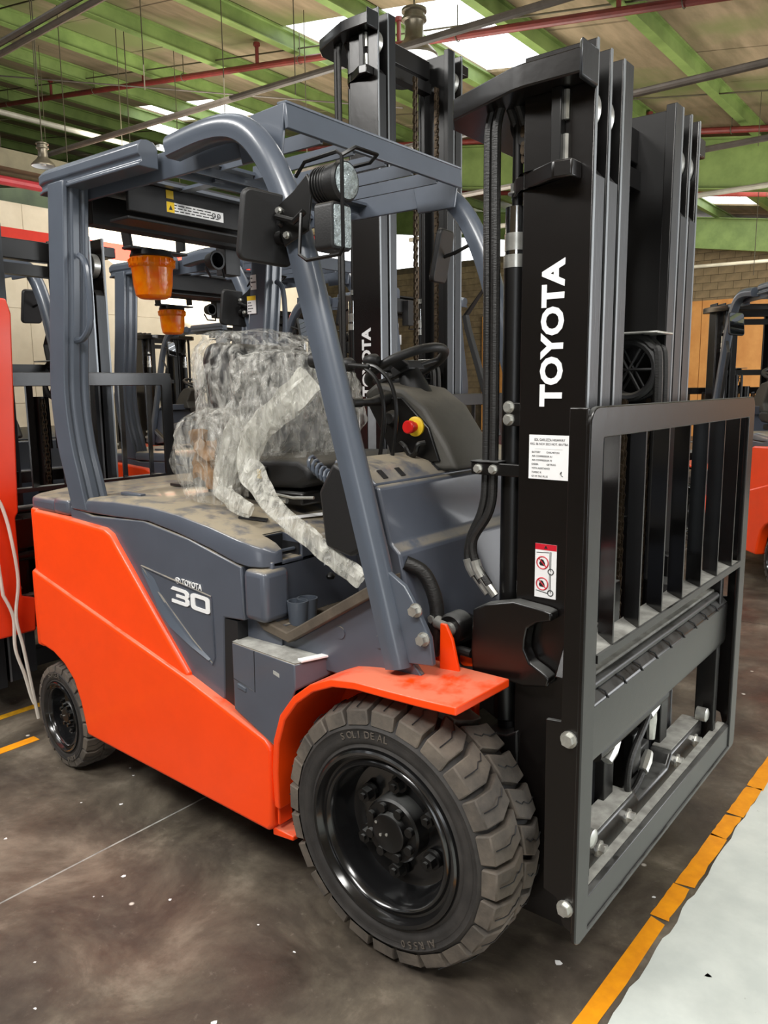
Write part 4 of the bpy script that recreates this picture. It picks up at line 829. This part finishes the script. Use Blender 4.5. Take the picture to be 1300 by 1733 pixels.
        if det or s < 0:
            c0 = chain(R0, .205, yc_-.0, top-.20, top-.06, name='anchor_chain')
            MB().lathe([(-.012, 0), (-.012, .056), (-.009, .05), (.009, .05), (.012, .056), (.012, 0)], 28, (.225, yc_+.04*s*0, top-.115), 'y').build('chain_sheave', M['blacks'], R0)
    for j, (x, y) in enumerate(((.125, -.315), (.152, -.325))):
        MB().tube(smooth_path([(x+.055, y+.03, top-.12), (x+.045, y+.01, top-.075), (x+.02, y, top-.068), (x, y, top-.11), (x-.003, y, top-.2), (x, y, 1.6), (x, y, 1.27), (x-.01, y, 1.17), (x-.045-.012*j, y, 1.09), (x-.05, y, 1.03), (x-.01, y, .975)], 6), .0115, 10).build('hydraulic_hose', M['hose'], R0)
        MB().tube([(x-.052, y, 1.035), (x-.045, y, 1.015), (x-.03, y, .993)], .0145, 10).tube([(x-.03, y, .993), (x+.01, y, .95)], .011, 8).build('hose_fitting', M['zinc'], R0)
    hc = MB().box(.10, .24, -.348, -.338, 1.262, 1.292).box(.10, .18, -.352, -.30, 1.292, 1.297).build('hose_clamp', M['blacks'], R0, bevel=.002)
    for x in (.122, .165): MB().hexbolt((x, -.348, 1.277), (0, -1, 0), .009, .008).build('clamp_bolt', M['zinc'], hc)
    cb = MB().box(.19, .236, -.345, -.335, 1.385, 1.44).build('cylinder_clamp', M['blacks'], R0, bevel=.002)
    for z in (1.40, 1.43): MB().hexbolt((.205, -.345, z), (0, -1, 0), .011, .008).build('clamp_bolt', M['zinc'], cb)
    # mast foot bracket with the hook shaped cut-out and tilt cylinder
    MB().prism([(.135, .925), (.17, .945), (.25, .965), (.33, .958), (.352, .953), (.352, .932), (.315, .922), (.29, .905), (.285, .875), (.283, .85), (.298, .82), (.33, .805), (.352, .79), (.345, .768), (.28, .755), (.21, .760), (.17, .72), (.14, .70), (.13, .82)], 'y', -.392, -.352).build('mast_pivot_bracket', M['black'], R0, bevel=.006, seg=3)
    tc = MB().lathe([(-.385, 0), (-.385, .034), (-.375, .040), (-.33, .040), (-.33, 0)], 28, (.062, 0, .858), 'y').build('tilt_cylinder_eye', M['blacks'], R0)
    MB().tube([(.015, -.375, .868), (.062, -.380, .858)], .017, 14).lathe([(-.398, 0), (-.398, .018), (-.37, .02)], 20, (.062, 0, .858), 'y').hexbolt((.002, -.37, .872), (-.2, -1, 0), .011, .01).build('pivot_pin', M['zinc'], tc)
    MB().cyl((.09, -.33, .862), (-.12, -.33, .80), .03, 16).build('tilt_cylinder', M['blacks'], R0)
    MB().tube(smooth_path([(.12, -.37, .80), (.08, -.37, .80), (.07, -.37, .77), (.09, -.37, .75), (.13, -.37, .755)]), .012, 10).build('tilt_hose', M['hose'], R0)
    MB().cyl((.185, -.30, .62), (.185, -.30, .76), .034, 20).prism([(.09, .61), (.14, .585), (.22, .60), (.25, .62), (.25, .50), (.235, .40), (.20, .58), (.12, .56)], 'y', -.36, -.26).build('cylinder_foot', M['blacks'], R0, bevel=.005)
    # lettering on the outer rail
    if lab:
        t = text('rail_lettering', 'TOYOTA', .0735, (.3455, -.3515, 1.432), (0, 0, 1), (-1, 0, 0), M['white'], R0, bold=.0030, width=.330, depth=.0005)
        wl_ = strip_label(R0, (.264, -.3505, 1.262), (1, 0, 0), (0, 0, 1), .104, .104, 0, 'address_sticker')
        for i, (tx, sz, wd, dx) in enumerate((('EDL GARUZZA HIGHWAY', .0085, .078, .014), ('KIG. 06 NOV 2023 NOT. 001/TBA', .0075, .096, .004), ('..............................................', .004, .07, .016), ('BATTERY          CHALMETON', .006, .07, .008), ('AIR COMPRESSOR A1', .006, .052, .008), ('AIR COMPRESSOR 70', .006, .052, .008), ('DIESEL            GETRAG', .006, .062, .008), ('WITH ASSISTANCE', .006, .047, .008), ('TURBO K', .006, .026, .008), ('GT-M TRK PLUS', .006, .042, .008))):
            text('sticker_line', tx, sz, (.264+dx, -.3520, 1.352-i*.0095), (1, 0, 0), (0, 0, 1), M['ink'], wl_, width=wd, depth=.0002)
        MB().tube(smooth_path([(.345, -.3522, 1.276), (.349, -.3522, 1.282), (.348, -.3522, 1.274), (.353, -.3522, 1.271)]), .0007, 4).build('signature', M['ink'], wl_)
        ws = strip_label(R0, (.286, -.3505, .975), (1, 0, 0), (0, 0, 1), .056, .132, 0, 'warning_sticker', redtop=.11)
        for (cx, cz) in ((.306, 1.061), (.306, 1.009)):
            MB().tube([(cx+.015*math.cos(a*PI/12), -.3520, cz+.015*math.sin(a*PI/12)) for a in range(24)], .0016, 5, closed=True).tube([(cx-.010, -.3522, cz+.010), (cx+.010, -.3522, cz-.010)], .0014, 5).build('prohibition_ring', M['redink'], ws)
            MB().prism([(cx-.004, cz+.009), (cx+.002, cz+.007), (cx+.006, cz), (cx+.008, cz-.008), (cx-.006, cz-.007), (cx-.009, cz-.002)], 'y', -.3518, -.3521).build('person_pictogram', M['ink'], ws)
            MB().tube([(cx+.022, -.352, cz-.02), (cx+.022, -.352, cz+.028), (cx+.019, -.352, cz+.028), (cx+.019, -.352, cz-.016)], .0008, 4).tube([(cx+.022+.007*math.cos(a*PI/8), -.352, cz-.020+.007*math.sin(a*PI/8)) for a in range(16)], .0013, 5, closed=True).build('truck_pictogram', M['ink'], ws)
            MB().beam((cx-.016, -.352, cz+(.024 if cz > 1.03 else -.017)), (cx+.016, -.352, cz+(.026 if cz > 1.03 else -.022)), .0006, .0016).build('fork_pictogram', M['ink'], ws)
        MB().prism([(.309, 1.096), (.319, 1.096), (.314, 1.104)], 'y', -.3520, -.3523).build('warning_triangle', M['ink'], ws)
    # ---- centre chains, hose pulley
    for y in (.01, .195): chain(R0, .350, y, .62, top-.2 if not det else 1.42, name='lift_chain')
    hp = MB()
    for y in (.08, .125):
        hp.tube([(.33+.075*math.cos(a*PI/14), y, 1.52+.075*math.sin(a*PI/14)) for a in range(28)], .012, 8, closed=True)
        for a in range(6): hp.cyl((.33, y, 1.52), (.33+.07*math.cos(a*PI/3), y, 1.52+.07*math.sin(a*PI/3)), .004, 5)
    hp.build('hose_pulley', M['plastic'], R0)
    for y in (.08, .125):
        MB().tube(smooth_path([(.26, y, 1.2), (.255, y, 1.50), (.275, y, 1.58), (.33, y, 1.607), (.39, y, 1.58), (.412, y, 1.50), (.41, y, .95)]), .0125, 8).build('hydraulic_hose', M['hose'], R0)
    MB().obox((.33, .10, 1.615), ((1, 0, 0), (0, 1, 0), (0, 0, 1)), (.09, .06, .003)).build('pulley_guard', M['zinc'], R0, bevel=.002)
    MB().cyl((.30, .02, .3), (.30, .02, 1.45), .035, 16).build('free_lift_cylinder', M['blacks'], R0)
    # ---- load carriage and backrest
    dz = lift; K = 'blacks'
    def z_(v): return v+dz
    fr = MB(); o1 = rnd_rect(-.61, .61, z_(.30), z_(1.44), .035, 5, (.035, .035, .02, .02)); o2 = rnd_rect(-.548, .548, z_(.31), z_(1.378), .006, 5); n = len(o1)
    Pf = lambda q, x: (x, q[0], q[1])
    vs = [Pf(q, .532) for q in o1]+[Pf(q, .532) for q in o2]+[Pf(q, .520) for q in o1]+[Pf(q, .520) for q in o2]
    fs = [(i, (i+1) % n, n+(i+1) % n, n+i) for i in range(n)]+[(2*n+i, 3*n+i, 3*n+(i+1) % n, 2*n+(i+1) % n) for i in range(n)]+[(i, 2*n+i, 2*n+(i+1) % n, (i+1) % n) for i in range(n)]+[(n+i, n+(i+1) % n, 3*n+(i+1) % n, 3*n+i) for i in range(n)]
    bf = fr.add(vs, fs).build('backrest_frame', M['black'], R0, bevel=.003)
    for s in (-1, 1):
        a, b = sorted((.61*s, .598*s))
        MB().prism([(.486, z_(1.438)), (.524, z_(1.438)), (.524, z_(.33)), (.500, z_(.345)), (.486, z_(.40)), (.455, z_(.41)), (.452, z_(.795)), (.486, z_(.798))], 'y', a, b).build('backrest_side_plate', M['black'], R0, bevel=.002)
        for (x, z) in ((.505, .765), (.507, .385)): MB().hexbolt((x, .61*s, z_(z)), (0, s, 0), .0135, .010).build('side_bolt', M['zinc'], R0, angle=25)
    for y in (-.463, -.313, -.163, -.01, .143, .298, .452): MB().prism([(.531, y-.003), (.531, y+.004), (.478, y+.062), (.473, y+.057)], 'z', z_(.93), z_(1.395)).build('backrest_bar', M['black'], bf)
    MB().box(.468, .530, -.548, .548, z_(.920), z_(.930)).build('backrest_bottom_rail', M['dustgrey'], bf)
    MB().box(.528, .5345, -.548, .548, z_(.914), z_(.932)).build('bottom_rail_edge', M['black'], bf)
    ub = MB().prism([(.45, z_(.66)), (.50, z_(.66)), (.505, z_(.68)), (.505, z_(.795)), (.485, z_(.815)), (.45, z_(.82))], 'y', -.52, .54).build('upper_fork_bar', M['black'], R0, bevel=.004)
    MB().box(.448, .480, -.52, .50, z_(.82), z_(.848)).build('fork_bar_lip', M['dustgrey'], ub, bevel=.003); MB().cyl((.488, -.52, z_(.832)), (.488, .46, z_(.832)), .011, 12).build('guide_rod', M['blacks'], ub)
    for k in range(9): y = -.42+k*.105; MB().tube([(.488, y-.012, z_(.816)), (.500, y, z_(.807)), (.508, y+.004, z_(.792))], .0022, 5).build('fork_notch', M['ink'], ub)
    for y in (-.44, .10): MB().prism([(y-.03, z_(.83)), (y+.035, z_(.93)), (y+.09, z_(.94)), (y+.10, z_(.90)), (y+.08, z_(.83))], 'x', .40, .455).build('hook_bracket', M['black'], R0, bevel=.004)
    bb = MB().box(.512, .528, -.55, .59, z_(.300), z_(.385)).build('lower_bar', M['black'], R0, bevel=.003)
    MB().box(.490, .512, -.55, .56, z_(.372), z_(.384)).build('lower_bar_ledge', M['dustgrey'], bb)
    bl = MB().prism([(-.46, z_(.30)), (-.46, z_(.43)), (-.13, z_(.43)), (-.10, z_(.395)), (.12, z_(.395)), (.15, z_(.43)), (.44, z_(.43)), (.44, z_(.30))], 'x', .41, .475).build('side_shift_block', M['black'], R0, bevel=.008)
    MB().prism([(-.45, z_(.431)), (-.14, z_(.431)), (-.14, z_(.434)), (-.45, z_(.434))], 'x', .415, .470).build('dust_film', M['dustgrey'], bl); MB().prism([(.16, z_(.431)), (.43, z_(.431)), (.43, z_(.434)), (.16, z_(.434))], 'x', .415, .47).build('dust_film', M['dustgrey'], bl)
    for y in (-.36, -.18, .20, .37): MB().hexbolt((.475, y, z_(.385)), (1, 0, 0), .015, .014).build('block_bolt', M['zinc'], bl, angle=25)
    # middle plates and side shift hydraulics
    for y in (-.20, .21): MB().box(.40, .43, y-.03, y+.03, z_(.36), z_(1.0)).build('carriage_plate', M['blacks'], R0, bevel=.003)
    MB().cyl((.45, -.35, z_(.615)), (.45, .12, z_(.615)), .020, 14).build('side_shift_cylinder', M['blacks'], R0)
    hh = MB().tube(smooth_path([(.45, .03, z_(.60)), (.46, -.04, z_(.58)), (.46, -.13, z_(.52)), (.46, -.15, z_(.45)), (.455, -.10, z_(.41)), (.45, -.02, z_(.425)), (.44, .04, z_(.45))]), .009, 10).build('side_shift_hose', M['hose'], R0)
    for p, q, r in (((.45, .08, z_(.61)), (.455, -.0, z_(.59)), .014), ((.45, -.01, z_(.43)), (.44, .06, z_(.455)), .014), ((.45, -.22, z_(.60)), (.45, -.27, z_(.565)), .016), ((.43, .10, z_(.60)), (.43, .10, z_(.48)), .013)):
        MB().tube([p, tuple((Vector(p)+Vector(q))/2), q], [r, r*1.2, r*.9], 8).build('hose_fitting', M['zinc'], R0)
    MB().box(.41, .44, -.06, .0, z_(.44), z_(.55)).box(.40, .43, -.03, .09, z_(.42), z_(.48)).build('valve_block', M['blacks'], R0, bevel=.004)
    # inner uprights at both ends of the carriage
    for s in (-1, 1):
        a, b = sorted((.50*s, .47*s)); MB().box(.44, .50, a, b, z_(.33), z_(.92)).build('carriage_upright', M['black'], R0, bevel=.003)
        MB().lathe([(0, .022), (.03, .022), (.034, .014), (.034, 0)], 20, (.46, .43*s, z_(.45)), 'x').build('stop_pin', M['zinc'], R0)
    return R0

# ------------------------------------------------------------------ trucks
main = forklift((0, 0, 0), 0, 'orange and blue grey electric counterbalance forklift in the foreground with film wrapped seat', None)
GRP = 'parked forklifts around the front one'
tall = forklift((-1.635, 1.311, 0), 0, 'parked forklift right behind the front one with a tall two stage black mast', None, top=3.16, det=False, stages=2)
def dup(src, loc, rz_, label):
    c = copy_tree(src); c.location = loc; c.rotation_euler = (0, 0, rz_); c['label'] = label; return c

LIFT = {'backrest_frame', 'backrest_side_plate', 'side_bolt', 'upper_fork_bar', 'hook_bracket', 'lower_bar', 'side_shift_block', 'carriage_plate', 'side_shift_cylinder', 'side_shift_hose', 'valve_block', 'carriage_upright', 'stop_pin'}
cl = dup(main, (-2.76, -.12, 0), 0, 'parked forklift behind the rear of the front one, black load backrest facing it')
for ch in cl.children:
    if ch.name.split('.')[0] in LIFT: ch.location.z += .12
RT = ((-.60, 5.62, 0), math.radians(126))
cr = dup(main, RT[0], RT[1], 'parked orange forklift at the right edge beyond the load backrest, turned away')
cb1 = dup(main, (-4.1, 3.3, 0), PI, 'parked forklift in the second row seen over the wrapped seat, facing left')
cb2 = dup(main, (-7.5, 4.5, 0), PI, 'parked forklift in the back row before the cream wall, facing left')

# ------------------------------------------------------------------ stretch film over the driver seat
def film_shell(name, prof, yc, wy, m, label, cat, seed, amp=.03, cuts=(26, 20)):
    """crumpled loose film: rows of rounded loops lofted upwards"""
    mb = MB(); nz = cuts[0]; na = cuts[1]*2
    def P(t):
        t *= len(prof)-1; i = min(int(t), len(prof)-2); f = t-i; a, b = prof[i], prof[i+1]; return [a[k]+(b[k]-a[k])*f for k in range(5)]
    for i in range(nz+1):
        x0, x1, hw, z, tilt = P(i/nz)
        for k in range(na):
            a = 2*PI*k/na; c, s_ = math.cos(a), math.sin(a)
            ex = abs(c)**.6*(1 if c > 0 else -1); ey = abs(s_)**.6*(1 if s_ > 0 else -1)
            p = Vector(((x0+x1)/2+(x1-x0)/2*ex, yc+hw*ey, z+tilt*ex))
            q = p*5.5+Vector((seed, seed*2, 0)); n1 = noise.noise(Vector((q.x*1.2, q.y*1.2, q.z*.6))); n2 = abs(noise.noise(Vector((q.x*2.6, q.y*2.6, q.z*1.1+3)))); n3 = abs(noise.noise(q*5.0))
            d = amp*(1.1*n1+1.3*n2-.4+.5*n3); r = Vector((ex, ey, 0)); p += r*d+Vector((0, 0, amp*.5*n1))
            mb.v.append(tuple(p))
    for i in range(nz):
        for k in range(na):
            l = (k+1) % na; mb.f.append((i*na+k, i*na+l, (i+1)*na+l, (i+1)*na+k))
    mb.f.append(tuple(nz*na+k for k in range(na)))
    o = mb.build(name, m, None, angle=28); return tag(o, label, cat)
F1 = film_shell('stretch_film', [(-1.08, -.84, .27, 1.17, 0), (-1.11, -.82, .28, 1.28, 0), (-1.13, -.80, .27, 1.40, 0), (-1.14, -.80, .27, 1.52, 0), (-1.15, -.84, .26, 1.61, 0), (-1.13, -.90, .22, 1.665, 0), (-1.10, -.98, .14, 1.685, 0)], -.02, .27, M['film'], 'clear crumpled stretch film wrapped over the seat backrest of the front forklift', 'plastic wrap', 3, .040, (50, 50))
F2 = film_shell('stretch_film', [(-.92, -.66, .20, 1.25, 0), (-.90, -.60, .22, 1.34, 0), (-.88, -.58, .22, 1.44, 0), (-.88, -.60, .21, 1.52, 0), (-.88, -.64, .16, 1.58, 0), (-.86, -.70, .10, 1.60, 0)], -.12, .27, M['film'], 'bulging crumpled stretch film over the armrest in front of the wrapped backrest', 'plastic wrap', 8, .042, (50, 50))
film_shell('stretch_film', [(-.98, -.80, .06, 1.115, 0), (-1.01, -.78, .07, 1.17, 0), (-1.02, -.77, .08, 1.25, 0), (-1.02, -.75, .085, 1.33, .0), (-.97, -.78, .07, 1.39, .0), (-.90, -.82, .03, 1.42, 0)], -.355, .1, M['film'], 'loose film bag hanging from the wrapped seat, tan cloth showing inside', 'plastic wrap', 5, .026, (34, 34))
# orange rag inside the bag
rg = MB(); n = 10
for i in range(n+1):
    for j in range(n+1):
        u = i/n; v = j/n; rg.v.append((-.99+.12*u, -.36+.05*noise.noise(Vector((u*4, v*4, 1))), 1.17+.16*v+.02*math.sin(u*6)))
for i in range(n):
    for j in range(n): a = i*(n+1)+j; rg.f.append((a, a+1, a+n+2, a+n+1))
tag(rg.build('rag', M['card'], None), 'folded tan and orange cloth tucked inside the loose film bag by the seat', 'cloth')
# dropped twist of film running down to the floor mat
def ribbon(pts, wd, m, name, label, cat, seed, nseg=60, na=14):
    path = smooth_path(pts, 10); mb = MB(); n = len(path)
    for i, p in enumerate(path):
        t = (path[min(i+1, n-1)]-path[max(i-1, 0)]).normalized(); r = t.cross(Vector((.6, -.8, .1))).normalized(); u = r.cross(t); f = i/(n-1); ww = wd[0]+(wd[1]-wd[0])*f
        for k in range(na):
            a = 2*PI*k/na; q = Vector((k*.9+seed, i*.07, seed)); d = 1+.55*noise.noise(q)+.25*noise.noise(q*3)
            mb.v.append(tuple(p+r*ww*math.cos(a)*d+u*ww*.38*math.sin(a)*d))
    for i in range(n-1):
        for k in range(na): l = (k+1) % na; mb.f.append((i*na+k, i*na+l, (i+1)*na+l, (i+1)*na+k))
    return tag(mb.build(name, m, None, angle=25), label, cat)
ribbon([(-.50, -.29, 1.51), (-.57, -.33, 1.44), (-.66, -.36, 1.35), (-.705, -.37, 1.26), (-.63, -.40, 1.19), (-.50, -.44, 1.12), (-.36, -.46, 1.06), (-.24, -.46, 1.0), (-.17, -.46, .97)], (.044, .022), M['film2'], 'film_twist', 'long twisted strand of stretch film trailing from the seat down to the floor mat', 'plastic wrap', 4)
ribbon([(-.78, -.31, 1.38), (-.80, -.36, 1.26), (-.80, -.40, 1.17), (-.72, -.43, 1.14), (-.62, -.44, 1.115)], (.048, .02), M['film2'], 'film_twist', 'short bunched fold of stretch film lying on the hood beside the seat', 'plastic wrap', 9)

def film_copy(src, loc, rz_, label):
    c = src.copy(); COL.objects.link(c); c.location = loc; c.rotation_euler = (0, 0, rz_); c['label'] = label; return c
film_copy(F1, RT[0], RT[1], 'shiny stretch film over the seat of the orange forklift at the right edge')
film_copy(F1, (-1.635, 1.311, 0), 0, 'clear film over the seat of the forklift with the tall two stage mast')
film_copy(F2, (-1.635, 1.311, 0), 0, 'crumpled film over the armrest of the forklift with the tall two stage mast')
bxo = MB().box(-1.0, -.62, -.2, .2, 1.26, 1.40).build('cardboard_box', M['card'], None, bevel=.01); bxo.location = RT[0]; bxo.rotation_euler = (0, 0, RT[1])
tag(bxo, 'brown cardboard parcel on the seat of the orange forklift at the right edge', 'box')

# red steel panel seen between the mast rails behind the black backrest, and the rope tied to that backrest
rp = MB().prism([(-.72, .42), (-.35, .42), (-.34, .57), (-.40, .59), (-.40, .94), (-.385, .96), (-.365, 1.40), (-.345, 1.80), (-.362, 1.86), (-.72, 1.88)], 'x', -2.19, -2.17).build('steel_panel', M['red'], None, bevel=.008)
tag(rp, 'tall red steel panel standing upright at the left edge behind the front forklift', 'panel')
zt = 1.05; rope = []
P1 = [(-2.135, -.50, .62), (-2.135, -.515, .88), (-2.135, -.51, 1.00), (-2.135, -.49, 1.03), (-2.135, -.47, .99), (-2.13, -.45, .88), (-2.125, -.435, .68), (-2.12, -.46, .52), (-2.11, -.445, .38), (-2.10, -.43, .22), (-2.09, -.415, .05)]
P2 = [(-2.135, -.50, .62), (-2.125, -.47, .52), (-2.12, -.475, .38), (-2.11, -.45, .26), (-2.10, -.435, .16), (-2.095, -.425, .12)]
o = MB().tube(smooth_path(P1, 6), .0075, 7).tube(smooth_path(P2, 6), .0075, 7).build('rope', M['rope'])
tag(o, 'doubled white rope hanging down the red panel at the left edge to the floor', 'rope')
